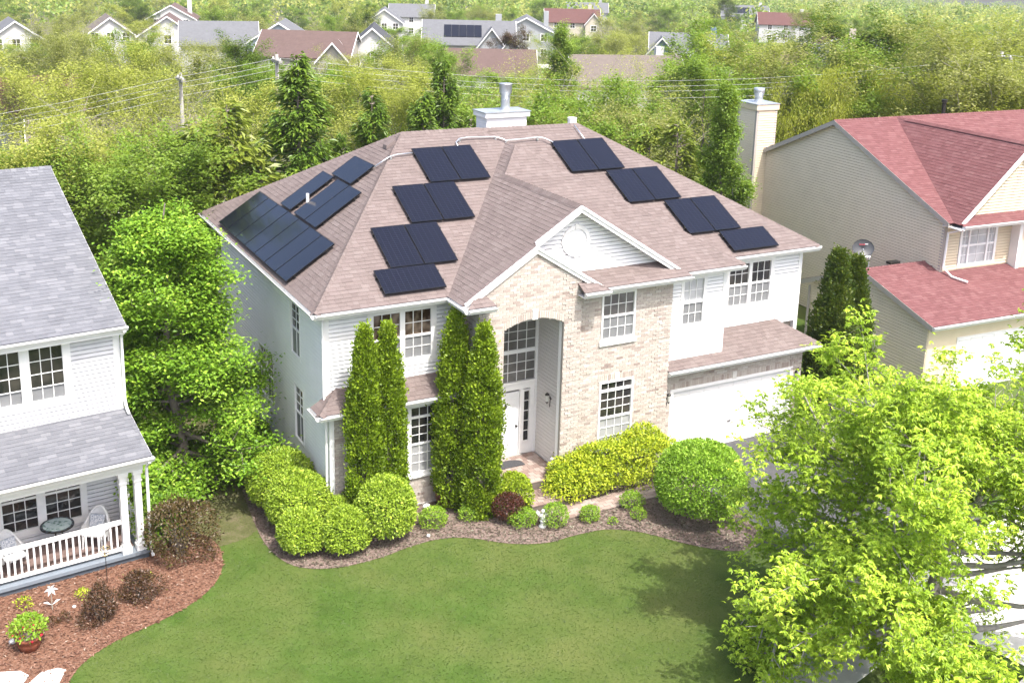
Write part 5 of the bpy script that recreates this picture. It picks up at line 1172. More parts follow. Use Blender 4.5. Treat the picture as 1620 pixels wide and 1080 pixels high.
# ------------------------------------------------------------------ shrubs
def bush(name, label, p, rx, ry, h, n, size, mat, group=None, stems=True, **k):
    parts = [('foliage', bushmesh(g, rx, ry, h, n, size, mat, **k), None)]
    if stems: parts.append(('stems', twigs(g, rx, ry, h), None))
    return plant(name, label, 'shrub', (p[0], p[1], .01), parts, group)
GB = 'clipped burning bushes at the left front corner'
bush('burning_bush', 'rear yellow-green bush of the clump at the left wall corner', (-.62, 1.6), .88, .82, 1.72, 15000, .078, lf_bur, GB, flat=.3, lump=.1, nl=20)
bush('burning_bush', 'largest yellow-green bush of the clump, against the left wall', (-.48, .25), .88, .78, 1.58, 15000, .078, lf_bur, GB, flat=.3, lump=.1, nl=20)
bush('burning_bush', 'low bush at the front left end of the yellow-green clump', (-.80, -1.02), .58, .55, 1.12, 8500, .078, lf_bur, GB, flat=.3, lump=.09, nl=18)
bush('burning_bush', 'low bush at the front middle of the yellow-green clump', (.28, -1.48), .60, .56, 1.18, 8500, .078, lf_bur, GB, flat=.3, lump=.09, nl=18)
bush('burning_bush', 'round yellow-green bush beneath the left arborvitae pair', (1.45, -1.3), .80, .78, 1.72, 14000, .078, lf_bur, GB, flat=.3, lump=.09, nl=20)
bush('burning_bush', 'small bush tucked between the yellow-green clump and the round one', (.42, -.5), .45, .42, 1.02, 5200, .078, lf_bur, GB, flat=.3, lump=.09, nl=18)
bush('round_bush', 'large round clipped green bush beside the driveway', (10.05, -4.0), 1.27, 1.25, 2.15, 26000, .075, lf_rnd, lump=.03, nl=30, flat=.2)
GY = 'golden shrubs along the brick walk'
bush('gold_shrub', 'golden shrub nearest the entry steps', (7.62, -1.38), .82, .55, 1.0, 6000, .085, lf_yel, GY, lump=.45, nl=26, spike=.5)
bush('gold_shrub', 'middle golden shrub below the lower right window', (8.75, -1.25), .98, .6, 1.18, 7500, .085, lf_yel, GY, lump=.45, nl=26, spike=.5)
bush('gold_shrub', 'golden shrub at the driveway end of the brick walk', (10.0, -1.2), 1.0, .6, 1.15, 7500, .085, lf_yel, GY, lump=.45, nl=26, spike=.5)
bush('boxwood', 'dark green clipped shrub at the entry end of the golden shrubs', (7.15, -1.32), .48, .48, .98, 4200, .065, lf_box)
bush('boxwood', 'round clipped yellow-green boxwood left of the entry step', (5.38, -1.48), .50, .48, 1.12, 5200, .065, lf_box)
bush('boxwood', 'smaller boxwood between the arborvitae and the round boxwood', (4.82, -1.36), .42, .40, .82, 3600, .065, lf_box)
bush('barberry', 'dark red round barberry in front of the boxwoods', (4.97, -1.88), .45, .42, .78, 4200, .055, lf_red, lump=.06)
for lab, p, r, h, n in (('leafy green shrub beside the toadstool ornament', (2.9, -1.3), .36, .5, 1500), ('small green shrub behind the solar path light', (4.0, -1.36), .28, .38, 900), ('sprawling green shrub between barberry and cherub statue', (5.2, -2.3), .38, .42, 1500),
                        ('round green shrub just right of the cherub statue', (6.0, -2.72), .36, .58, 1600), ('small round green shrub in front of the brick walk', (7.05, -2.9), .26, .4, 1000), ('small green shrub close to the large round bush', (8.55, -2.82), .31, .46, 1200),
                        ('tiny variegated hosta in front of the large round bush', (8.38, -3.45), .2, .3, 350), ('tiny green sprout in the bed right of the low shrubs', (7.55, -3.35), .12, .16, 120)):
    bush('low_shrub', lab, p, r, r * .95, h, n, .055, lf_sml, spike=.5)
bush('bronze_shrub', 'upright bronze leaved shrub at the porch corner', (-3.72, .22), .60, .56, 1.32, 5200, .075, lf_brz, lump=.5, nl=22, spike=.9)
bush('green_shrub', 'light green shrub between porch and bronze shrub', (-4.0, 1.0), .6, .55, 1.35, 2600, .09, lf_map, lump=.3, spike=.6)
bush('purple_shrub', 'spreading purple shrub in the mulch nearest the spinner stake', (-5.02, -1.40), .27, .26, .56, 2600, .06, lf_pur, lump=.6, nl=20, spike=1.0)
bush('purple_shrub', 'pointed purple shrub in the middle of the mulch bed', (-6.06, -1.95), .25, .24, .66, 2600, .06, lf_pur, lump=.7, nl=20, spike=1.0)
for lab, p, r, h, mt in (('tiny lime green plant beside the pointed purple shrub', (-6.3, -.78), .14, .22, lf_yel), ('tiny lime green plant behind the flower pot', (-7.62, -.6), .16, .22, lf_yel), ('small lime sprig behind the spreading purple shrub', (-4.75, -.55), .1, .14, lf_yel), ('left tiny dark seedling beside the flower pot', (-7.13, -1.66), .12, .2, lf_pur), ('right tiny dark seedling beside the flower pot', (-6.83, -1.62), .11, .2, lf_pur)):
    bush('small_plant', lab, p, r, r, h, 130, .06, mt, stems=False, spike=1.2)
for i, (lab, p, r, h) in enumerate((('nearest leafy plant along the left house wall', (-.2, 4.7), .5, .55), ('middle leafy plant along the left house wall', (-.25, 5.9), .6, .7), ('furthest leafy plant along the left house wall', (-.3, 7.2), .55, .6))):
    bush('wall_plant', lab, p, r, r, h, 1100, .13, lf_sml, 'plants along the left wall', spike=.6)
# flowers in the terracotta pot
q = np.array((-7.68, -2.38, .33)); c = bushmesh(g, .33, .3, .42, 700, .085, lf_sml, spike=1.2); o = mobj('foliage', c, flp, q - org(flp))
m = MB()
for i in range(16):
    a = g.uniform(0, 6.283); rr = g.uniform(.15, .36); MB().ball((q[0] + rr * math.cos(a), q[1] + rr * math.sin(a) - .05, q[2] + g.uniform(.0, .2)), (.03, .03, .022), 6, 4).build('flower', petal_r, flp)
# ------------------------------------------------------------------ arborvitae
th = [(thujamesh(g, .50, 5.8, 30000, lf_thu), twigs(g, .2, .2, 4.8, 12)), (thujamesh(g, .47, 5.6, 28000, lf_thu), twigs(g, .2, .2, 4.6, 12))]
GA = 'arborvitae in front of the house'
for i, (lab, p, k, s) in enumerate((('left arborvitae of the pair at the left front window', (1.16, -.62), 0, (.9, .9, 1.0)), ('right arborvitae of the pair at the left front window', (1.85, -.55), 1, (.93, .93, 1.025)), ('left arborvitae of the pair beside the entry', (3.93, -.45), 0, (1.0, 1.0, 1.0)), ('right arborvitae of the pair beside the entry', (4.42, -1.25), 1, (1.0, 1.0, 1.0)))):
    plant('arborvitae', lab, 'tree', (*p, 0), [('foliage', th[k][0], None), ('stems', th[k][1], None)], GA, rz=i * 1.7, sc=s)
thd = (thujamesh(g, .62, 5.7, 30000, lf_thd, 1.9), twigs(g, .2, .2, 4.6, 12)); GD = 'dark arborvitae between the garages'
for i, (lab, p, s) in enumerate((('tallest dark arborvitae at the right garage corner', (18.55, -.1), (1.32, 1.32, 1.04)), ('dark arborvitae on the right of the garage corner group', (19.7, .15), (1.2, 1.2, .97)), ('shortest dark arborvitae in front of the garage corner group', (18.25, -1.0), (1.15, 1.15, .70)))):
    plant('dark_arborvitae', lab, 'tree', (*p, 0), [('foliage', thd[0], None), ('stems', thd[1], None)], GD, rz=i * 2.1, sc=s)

# ------------------------------------------------------------------ big trees near the house
segs, tips = skeleton(g, 9.2, .25, 2.65, 54, lambda t: (1 - .80 * t ** 1.5) * (.72 + .28 * min(1, t * 4)) * g.uniform(.72, 1.16), .16, (-.12, .8), 6, 3, .42, .1)
plant('maple_tree', 'dense bright green tree filling the gap between the two houses', 'tree', (-2.85, 4.4, 0), [('crown', clump_leaves(g, tips, 64, (.29, .29, .10), .12, .62, lf_map, up=.8, droop=.25), None), ('trunk', tubes('trunk', segs, bark, 5), None)])
segs, tips = skeleton(g, 5.9, 1.1, 3.85, 36, lambda t: math.sqrt(max(.1, 1 - (1.35 * t - .35) ** 2)), .26, (-.12, .85), 10, 4, .42, .22, lean=1.0)
T0 = np.array([t[0] for t in tips]); sel = []
for i, (p, d) in enumerate(tips):
    right = p[0] * .88 - p[1] * .47      # the side away from the house has leafed out less
    if g.random() < (1 if right < .4 else (.03 if p[2] < 2.7 else .66)): sel.append((p, d))
segs = [q for q in segs if not (q[2] < .06 and max(q[0][2], q[1][2]) < 2.9 and q[1][0] * .88 - q[1][1] * .47 > .6)]
plant('ash_tree', 'large street tree with fresh lime green leaves on the right', 'tree', (9.9, -12.15, 0), [('crown', clump_leaves(g, sel, 30, (.17, .17, .12), .11, .38, lf_ash, up=.72, droop=.45, comp=5), None), ('trunk', tubes('trunk', segs, bark_l, 6), None)])

# ------------------------------------------------------------------ trees behind: ten kinds, each tree a copy with its own place
protos = {}
def dec(kind, seed, H, zb, Rr, nl, per, sig, size, prof, mat, br=bark, elev=(.2, 1.0), wr=.6, **k):
    g2 = np.random.default_rng(seed); segs, tips = skeleton(g2, H, zb, Rr, nl, prof, .12, elev, 6, 3, .45, .3)
    cm_ = clump_leaves(g2, tips, int(per * 2.3), tuple(np.broadcast_to(sig, 3) * np.array((.78, .78, .6))), size * .75, wr, mat, **k); co = np.empty(len(cm_.vertices) * 3, np.float32); cm_.vertices.foreach_get('co', co); co = co.reshape(-1, 3)
    protos.setdefault(kind, []).append((cm_, tubes('trunk', segs, br, 4), float(np.percentile(co[:, 2], 99.7)), float(np.percentile(np.hypot(co[:, 0], co[:, 1]), 97))))
for s in (1, 2):
    dec('0', 20 + s, 9, 1.5, 3, 16, 20, .34, .20, rnd_prof, lf_bg[0], bark_l); dec('1', 30 + s, 9, 1.2, 3, 18, 26, .34, .21, rnd_prof, lf_bg[1])
    dec('2', 40 + s, 9, 1.4, 3, 17, 18, .34, .19, oval_prof, lf_bg[2], bark_l); dec('b', 60 + s, 9, 1.8, 3, 17, 6, .30, .16, rnd_prof, lf_bg[0], bark_l, (.5, 1.2))
dec('3', 51, 9, 1.0, 3, 20, 30, .36, .22, rnd_prof, lf_bg[3]); dec('4', 61, 9, .8, 3, 20, 30, (.30, .30, .55), .24, rnd_prof, lf_bg[4], wr=.25, droop=1.3)
dec('5', 71, 7, 1.0, 2.5, 16, 26, .3, .2, rnd_prof, lf_bg[5]); dec('n', 81, 10, .6, 1.8, 26, 26, .26, .18, pyr_prof, lf_bg[1])
for s in (5, 6):
    g2 = np.random.default_rng(s); c_, t_ = sprucemesh(g2, 2.3, 11, lf_spr, 34, 14, 120, .24); protos.setdefault('s', []).append((c_, t_, 11, 2.3))
    c_, t_ = sprucemesh(g2, 2.0, 8, lf_pin, 18, 9, 60, .30); protos.setdefault('p', []).append((c_, t_, 8, 2.0))
KIND = {'0': ('spring_tree', 'yellow-green tree coming into leaf'), '1': ('leafy_tree', 'fully leafed mid green tree'), '2': ('olive_tree', 'dull olive green tree'),
        'b': ('bare_tree', 'nearly bare tree with pale branches'), '3': ('dark_tree', 'dense dark green broadleaf tree'), '4': ('willow_tree', 'drooping yellow-green willow'),
        '5': ('plum_tree', 'dark purple plum tree'), 'n': ('pyramid_tree', 'narrow bright green pyramidal tree'), 's': ('spruce_tree', 'dark conical spruce'), 'p': ('pine_tree', 'loose olive green pine')}
TREES = [(4.7,15.8,11.7,'s',3), (7.5,15,10.2,'s',2.3), (12.3,18.5,11.2,'s',2.2), (9.7,14.9,10.1,'s',2.2), (11.8,14.7,9.1,'s',1.6), (6.3,15.2,8.5,'s',1.6), (1.6,14.7,10.1,'p',3), (0.5,15,9.3,'p',2.8), (2.8,14.7,8.5,'p',2.5), (-0.8,14.6,9.4,'1',3.4), (-2,15.1,8.7,'1',3.1), (-4.6,18.9,8.9,'0',3.2), (-3.4,18,8.4,'0',3), (-5.6,18.1,8.5,'1',3.1), (0.1,14.7,7.5,'1',2.7), (-4,18.1,7.4,'1',2.7), (20.7,9.1,10.6,'n',1.5), (20.6,12.1,9,'p',2.7), (20.7,14.3,8.5,'p',2.5), (19.5,15.1,9.1,'2',3.3), (20,18.7,10.1,'1',3.6), (17.4,17.8,10.4,'b',3.7), (16.6,14.6,9.7,'1',3.5), (15.2,15.2,9.3,'2',3.3), (24.1,21,9.9,'2',3.6), (28,23.6,10.1,'b',3.6), (28.2,20.1,6.2,'p',1.9), (35.6,19.5,10.4,'4',3.7), (39.2,19.7,9.8,'4',3.5), (40.7,17.8,10.1,'4',3.6), (38.2,20,8.7,'4',3.1), (40.2,15.6,9.5,'4',3.4), (36.6,23.1,8.4,'s',1.6), (40.8,14.3,13,'2',4.7), (40.8,11.8,13,'2',4.7), (44.3,20.2,13,'2',4.7), (49.4,18,13,'0',4.7), (40.2,12.5,11.1,'0',4), (40.8,11,10.9,'0',3.9), (-0.2,32,10.2,'0',3.7), (-2.5,37.9,10,'0',3.6), (2.4,32.9,9.9,'b',3.6), (6.4,35.3,9.7,'b',3.5), (6.3,28.2,9.3,'0',3.3), (-2.7,26.2,9.7,'b',3.5), (-0.9,24.1,9.7,'b',3.5), (2.7,25.6,9.6,'b',3.5), (14.4,61.3,9.9,'3',3.6), (9.3,25.4,9.4,'b',3.4), (12.3,29.8,9.8,'0',3.5), (13.5,26.8,9.9,'0',3.6), (33.1,70.9,9.6,'1',4.2), (31.4,60,9.1,'1',3.3), (15.8,20.8,9.7,'1',3.5), (16,18.3,9.3,'2',3.3), (63,106.8,8.5,'5',3.1), (31,40.9,10.9,'b',3.9), (34.8,46,11.3,'n',2), (42.2,37.5,12.1,'1',4.4), (32.8,26,11.1,'1',4), (39.9,27,12.1,'2',4.4), (37.2,21.4,11.8,'2',4.2), (50.6,33.3,13,'3',4.7), (52.2,30,13,'3',4.7), (41.8,21.2,11.7,'1',4.2), (37,20.1,10.8,'1',3.9), (39.1,29.6,11.3,'0',4.1), (15.6,45.2,8.8,'1',3.2), (-0.2,69.3,10.1,'2',3.6), (2.3,63.3,10.1,'2',3.6), (5.7,56.7,9.9,'0',3.6), (7.5,48.8,9.9,'2',3.6), (8.4,194.5,7.2,'2',3.5), (56.5,203.4,7.5,'1',3), (72.8,229.5,7.5,'1',3.2), (59.8,166.8,8.1,'1',3.4), (87,221.9,7.8,'0',3.2), (101.2,214.5,8.9,'2',3.2), (110.2,209.7,9.1,'1',3.4), (143.5,238.6,10.4,'1',3.7), (119,169.7,8.5,'2',3.2), (130.5,175.2,9.1,'2',3.4), (148.7,189,10.3,'1',3.7), (186.6,215.6,12.6,'3',4.5), (168.6,166.7,11.4,'2',4.1), (36.9,39.8,10.3,'b',3.7), (57.6,38.1,7.8,'2',2.8), (21.6,43.2,5.7,'1',2.5), (51.4,52.4,6.6,'1',4), (62,38.1,7.3,'1',3.2), (57.6,31.3,6.5,'2',3.8), (25.6,46.9,6.4,'2',2.9), (20.3,61.3,6.2,'1',3.1), (36.1,54.2,7.8,'b',2.8), (37.2,9.1,5.9,'2',3), (29.3,63.3,9.7,'2',3.5), (30.7,52.2,6.5,'1',2.6), (43.7,44.7,7.2,'b',3.7), (17,35.8,9.1,'2',3.5), (59,25.6,10,'1',3.6), (6.6,64.8,8.7,'2',3.1), (24.6,35.5,8,'2',2.9), (17.7,64.3,7.5,'1',2.7), (27.1,58.3,8.2,'0',3.6), (-4.9,30.9,6.2,'1',2.7), (24.1,63,7.1,'1',3.1), (44.9,34.4,7.9,'b',3.2), (30.5,46.9,8.2,'1',3.6), (12.7,56.2,8,'1',2.9), (22.3,38.6,6.7,'b',2.5), (12.9,37.3,5.9,'2',3), (-6.4,40,5.8,'3',2.7), (104.8,69.3,6.6,'1',3.9), (69.7,43.9,7.3,'2',3.7), (82.6,52,7.4,'b',3), (19.9,72.3,6.5,'1',2.5), (8.2,72.8,9.6,'1',3.5), (10.6,119.3,7.3,'0',3.7), (83.4,87.1,6.7,'2',2.8), (106.4,61.2,5.8,'2',3.2), (34.7,74.7,8.8,'b',3.2), (40.1,81.1,7.2,'b',3.5), (2.7,96.7,7.2,'1',3.2), (84,64.6,6.7,'3',2.9), (66.6,50.4,7.6,'1',3.8), (44,66.7,6.6,'2',2.9), (-2.1,113.3,10,'1',3.6), (58.8,61.4,6.4,'3',3), (12.1,80.1,9.3,'2',3.7), (72.4,37.1,9.2,'1',3.3), (25.2,115.8,6.7,'2',2.7), (5.2,104,9.1,'2',3.5), (67.9,73.8,6.7,'1',3.2), (48.6,59.5,6.3,'1',2.8), (71.6,94.2,6.6,'0',4), (54.9,84.2,8.8,'b',3.2), (82.4,38.4,6.8,'b',2.5), (21.2,85.4,6.2,'1',3.7), (26.8,70.4,7.9,'2',3.6), (97.4,62,7.6,'1',2.8), (-0.8,120.8,6.4,'b',3.3), (65,92.1,7.8,'1',2.8), (64.8,85.3,9.8,'2',3.5), (62.1,57,9.2,'1',3.3), (43.2,88.3,6.5,'2',3.7), (11.1,84.2,7.8,'b',2.8), (100.1,71.9,9.3,'0',3.7), (70.1,98,8.1,'1',3.8), (-3.5,89.7,6.5,'0',2.6), (19.5,88.7,7.9,'2',4), (71.9,47.3,9,'1',3.3), (6.9,100.2,8.1,'2',4), (84.6,55.1,5.5,'0',3.9), (88.8,65.5,7.9,'1',2.8), (79.5,67,6,'0',3.8), (5.3,114.4,7,'2',2.6), (39.4,85.4,6.6,'2',3.5), (47.2,98,7.6,'1',2.7), (82.5,45.4,6.9,'0',3), (67.9,68,5.6,'1',3.9), (74.2,53.5,7.5,'b',3), (35.8,91.3,6,'0',3.8), (24.4,67.1,7.7,'b',3.3), (80.4,82.4,5.8,'b',4), (99.7,131.2,6.7,'0',4), (74.1,129.2,5.8,'2',3.6), (38.2,164.9,9.2,'1',3.9), (16.4,180.3,6.6,'2',3.8), (44.8,174.2,7,'b',2.6), (74.4,98.6,8.2,'0',3), (77.8,132.7,6.1,'b',3.1), (80.6,155,8,'1',3.6), (143.2,90.5,5.7,'b',3.4), (14.3,158.8,7.8,'2',2.8), (43,119.7,6.3,'1',3.9), (127.1,70.4,7.1,'2',3.7), (123.1,109.1,9.4,'0',3.4), (20.5,184.2,8.8,'2',3.2), (84.7,120.6,6.5,'b',3.8), (63.4,180,6,'1',2.8), (48.8,125.6,9.3,'2',3.3), (90.6,118.6,8.9,'2',3.2), (4,125.6,5.9,'0',3.6), (128.3,109.9,6.3,'2',3), (134.9,102.6,7.9,'0',2.8), (25.2,183.6,9.1,'0',3.3), (125.7,133.9,7.6,'2',2.8), (50,180.4,6.7,'2',3.6), (11.5,130.6,9.9,'b',3.6), (37.1,159.5,6.2,'b',3.3), (129.9,78.3,6.8,'3',3.2), (10.4,125.2,5.5,'2',3.7), (103.5,113,7.5,'0',3.8), (13.2,152.2,8.5,'2',3.1), (140,111.1,9.8,'2',3.7), (57.7,109.7,5.8,'b',2.7), (110.7,114.8,5.6,'2',3.6), (158.6,96.3,9,'b',3.4), (154,100.1,9.8,'b',3.5), (113.5,72.4,5.8,'1',2.9), (128.8,102.9,8.3,'1',3), (145.6,99.6,6.1,'b',3.7), (13.1,178.5,8.3,'b',3), (70.3,164.7,6.1,'1',4), (116.5,77.3,9.9,'2',3.6), (45.7,185.7,5.7,'2',4), (111.2,62.8,9.5,'0',3.4), (84.4,110.5,7.4,'2',3.5), (110,151.6,9.7,'b',3.5), (29.6,166.9,5.8,'b',3.4), (79.6,117.3,7.9,'2',3.7), (51.4,153.2,6.5,'2',3.5), (44.5,169.3,8.5,'2',3.8), (73.4,134,6.3,'1',3.1), (72.9,111.6,7.3,'1',3.4), (143.1,95.3,5.9,'3',3.1), (78.8,148.7,7.7,'1',3.4), (126.4,74.6,9.7,'2',3.5), (85.4,102.2,5.5,'0',3.1), (121.1,105.1,8,'1',3.4), (113.4,111.2,6.3,'1',3.7), (161.6,103.2,9,'2',3.2), (144.7,122.9,7.6,'2',4), (21.9,137.3,8,'0',3.8), (52,132.8,10,'3',3.6), (125.7,85.2,6.8,'2',3.1), (55.5,265.6,7,'3',3.3), (21.9,293.1,9.9,'b',3.6), (22.2,228.3,5.8,'2',3.7), (232.9,194.3,7.4,'3',2.7), (60.3,248.5,6.2,'2',3.3), (224.6,203.8,5.6,'2',2.7), (120,227.7,5.5,'1',3.8), (7.9,298.8,6.9,'1',2.7), (157.4,182.7,5.6,'1',3.7), (53.5,223.7,9.6,'0',3.6), (211.8,199.8,7.8,'b',3.5), (16.9,281.7,6.2,'1',3.8), (215.6,171.3,5.8,'2',2.4), (9.5,212.7,6.4,'2',2.8), (129.2,156.2,8.1,'2',4), (180.1,221.5,8.9,'b',3.2), (99.1,184.4,9.6,'2',3.6), (99.3,254.1,8.6,'1',3.9), (56,211.3,7.3,'3',3), (217.2,176.6,8.5,'1',3.3), (54.5,289.1,8.6,'2',3.9), (164.9,186.4,6.8,'1',3.8), (75.7,272.1,8.2,'1',3), (163.7,213.2,9.4,'b',3.4), (215.3,213.2,5.9,'2',3.1), (31.7,194.3,5.8,'2',2.6), (87.1,185.2,9.2,'2',3.3), (172,112,5.8,'b',2.4), (169.5,221.4,8.9,'3',3.8), (14.6,289.9,9.8,'1',3.6), (136.6,253.5,9.1,'b',3.8), (37.6,223.7,8.4,'3',3.1), (129,257.9,6.2,'2',3.9), (45.2,268.9,6.3,'1',3), (150.9,255.1,6.7,'0',2.8), (53.6,250,6,'1',3.7), (156.8,218.8,6.6,'1',3.8), (97.2,202.9,5.9,'1',3), (150.4,140.4,10,'0',3.6), (36.2,295.1,9.1,'0',3.3), (183.7,170.7,9.1,'1',3.3), (32.6,254.3,10,'b',3.6), (118.2,209.4,8.1,'1',2.9), (46.4,289.3,9.8,'1',3.5), (116,219,5.6,'2',3.1), (1.9,198.8,5.5,'1',3.4), (166.7,106.7,8.3,'2',3), (78.2,231.2,6.1,'b',3.6), (182.6,130.4,8.8,'1',3.6), (245.5,165.5,5.5,'2',2.8), (84,232.9,9.2,'0',3.3), (110.5,262.7,8.5,'1',3.1), (190.8,118.2,6.4,'2',2.4), (250,158.9,7.1,'0',3.2), (111.3,214.1,9.3,'2',3.6), (116.8,263.2,7,'1',2.5), (202.3,183.7,8.4,'b',3.5), (168,147.7,9.7,'1',3.5), (118.9,234.6,7,'2',2.9), (106.3,264.7,7.2,'2',3.1), (35.6,228.1,8.9,'3',3.3), (141.7,162.8,8.3,'1',3.4), (72.5,183.8,8.4,'0',3), (240.5,173.6,9.6,'b',3.5), (125.4,233.8,5.8,'2',3.7), (95.8,192.7,8.5,'1',3.1)]
HN = [('taupe far house', 35, 106), ('white arched-window far house', 44, 109), ('grey two-gabled far house', 65, 124), ('broad brown far roof', 52, 93), ('pale grey-roofed far house', 34, 147), ('long low brown-roofed house', 61, 77), ('blue far house', 96, 111), ('cream red-roofed far house', 137, 213), ('pale blue far house', 41, 137), ('small white gabled far house', 22, 172),
      ('white solar-roofed far house', 92, 74), ('upper right far house', 203, 211), ('cream low building', 5, 56), ('pink-roofed far house', 2, 75), ('brick house', 8, 6), ('tan house', 29, 8), ('porch house', -9, 8), ('grey-white far house', 96, 162), ('top left far house', 44, 226), ('cream far chimney', 113, 99), ('top centre far house', 107, 242), ('tiny white far house', 85, 206), ('upper left edge house', 6, 156)]
ORD = ['nearest', 'second nearest', 'third nearest', 'fourth nearest', 'fifth nearest', 'sixth nearest', 'seventh nearest', 'eighth nearest', 'ninth nearest', 'tenth nearest', 'eleventh nearest', 'twelfth nearest', 'thirteenth nearest', 'fourteenth nearest', 'fifteenth nearest', 'sixteenth nearest', 'seventeenth nearest', 'eighteenth nearest', 'nineteenth nearest', 'twentieth nearest']
near_ = {}
for i, (x, y, h, k, r) in enumerate(TREES):
    hn = min(HN, key=lambda q: math.hypot(q[1] - x, q[2] - y)); near_.setdefault((k, hn[0]), []).append((math.hypot(hn[1] - x, hn[2] - y), i))
TLAB = {}
for (k, hn), l in near_.items():
    for j, (_, i) in enumerate(sorted(l)): TLAB[i] = KIND[k][1] + (f', {ORD[j]} one to the {hn}' if len(l) > 1 else f' beside the {hn}')
for i, (x, y, h, k, r) in enumerate(TREES):
    cr, tr, H0, R0 = protos[k][i % len(protos[k])]
    nm, lab = KIND[k]
    plant(nm, TLAB[i], 'tree', (x, y, terr(x, y)), [('crown', cr, None), ('trunk', tr, None)], nm.replace('_', ' ') + 's of the neighbourhood', rz=(i * 1.93) % 6.28, sc=(r / R0, r / R0, h / H0))
# undergrowth hedge of shrubs along the back boundary and the far wood
us = bushmesh(g, 1.5, 1.5, 2.4, 2600, .20, lf_bg[1], lump=.5, nl=16); us2 = bushmesh(g, 1.5, 1.5, 2.0, 2200, .20, lf_bg[2], lump=.5, nl=16)
OL_ = 'leftmost second third fourth fifth sixth seventh eighth ninth tenth eleventh twelfth thirteenth fourteenth fifteenth sixteenth seventeenth eighteenth nineteenth twentieth'.split()
for i in range(20):
    x = -14 + i * 2.6 + g.normal(0, .5); y = 15.5 + .14 * i + g.normal(0, 1.6) + (6 if x < -2 else 0)
    if x > 20: y -= 3
    plant('boundary_shrub', f'{OL_[i]} shrub counted from the left in the rough back boundary hedge', 'shrub', (x, y, -.02), [('foliage', us if i % 3 else us2, None)], 'back boundary hedge shrubs', rz=i * 1.1, sc=float(g.uniform(.7, 1.25)))
cl = []
for i in range(3600):
    d = math.sqrt(g.uniform(320 ** 2, 820 ** 2)) if i < 2600 else math.sqrt(g.uniform(820 ** 2, 1300 ** 2)); a = YAW + g.uniform(-.56, .56); cl.append((CAM[0] + d * math.sin(a), CAM[1] + d * math.cos(a), g.uniform(5, 10)))
cl = np.array(cl); idx = np.repeat(np.arange(len(cl)), 55); n = len(idx); u = unit(g.normal(0, 1, (n, 3))); C0 = cl[idx] * np.array((1, 1, 0)) + u * np.array((3.6, 3.6, 1)) * np.array((1, 1, 0)) + np.stack((np.zeros(n), np.zeros(n), cl[idx, 2] * .55 + u[:, 2] * cl[idx, 2] * .5 - .03 * (np.hypot(cl[idx, 0] - CAM[0], cl[idx, 1] - CAM[1]) - 45)), 1)
me = leaves('distant_wood', C0, g.normal(0, 1, (n, 3)), unit(u + np.array((0, 0, .6))), 1.3, .7, [lf_bg[0], lf_bg[1], lf_bg[3]], np.clip(g.random(len(cl))[idx] * .7 + g.random(n) * .3, 0, 1)); me.polygons.foreach_set('material_index', g.choice(3, len(cl), p=(.4, .4, .2))[idx].astype(np.int32)); tag(mobj('distant_wood', me), 'far-off wood of spring green treetops along the top', 'wood', kind='stuff')

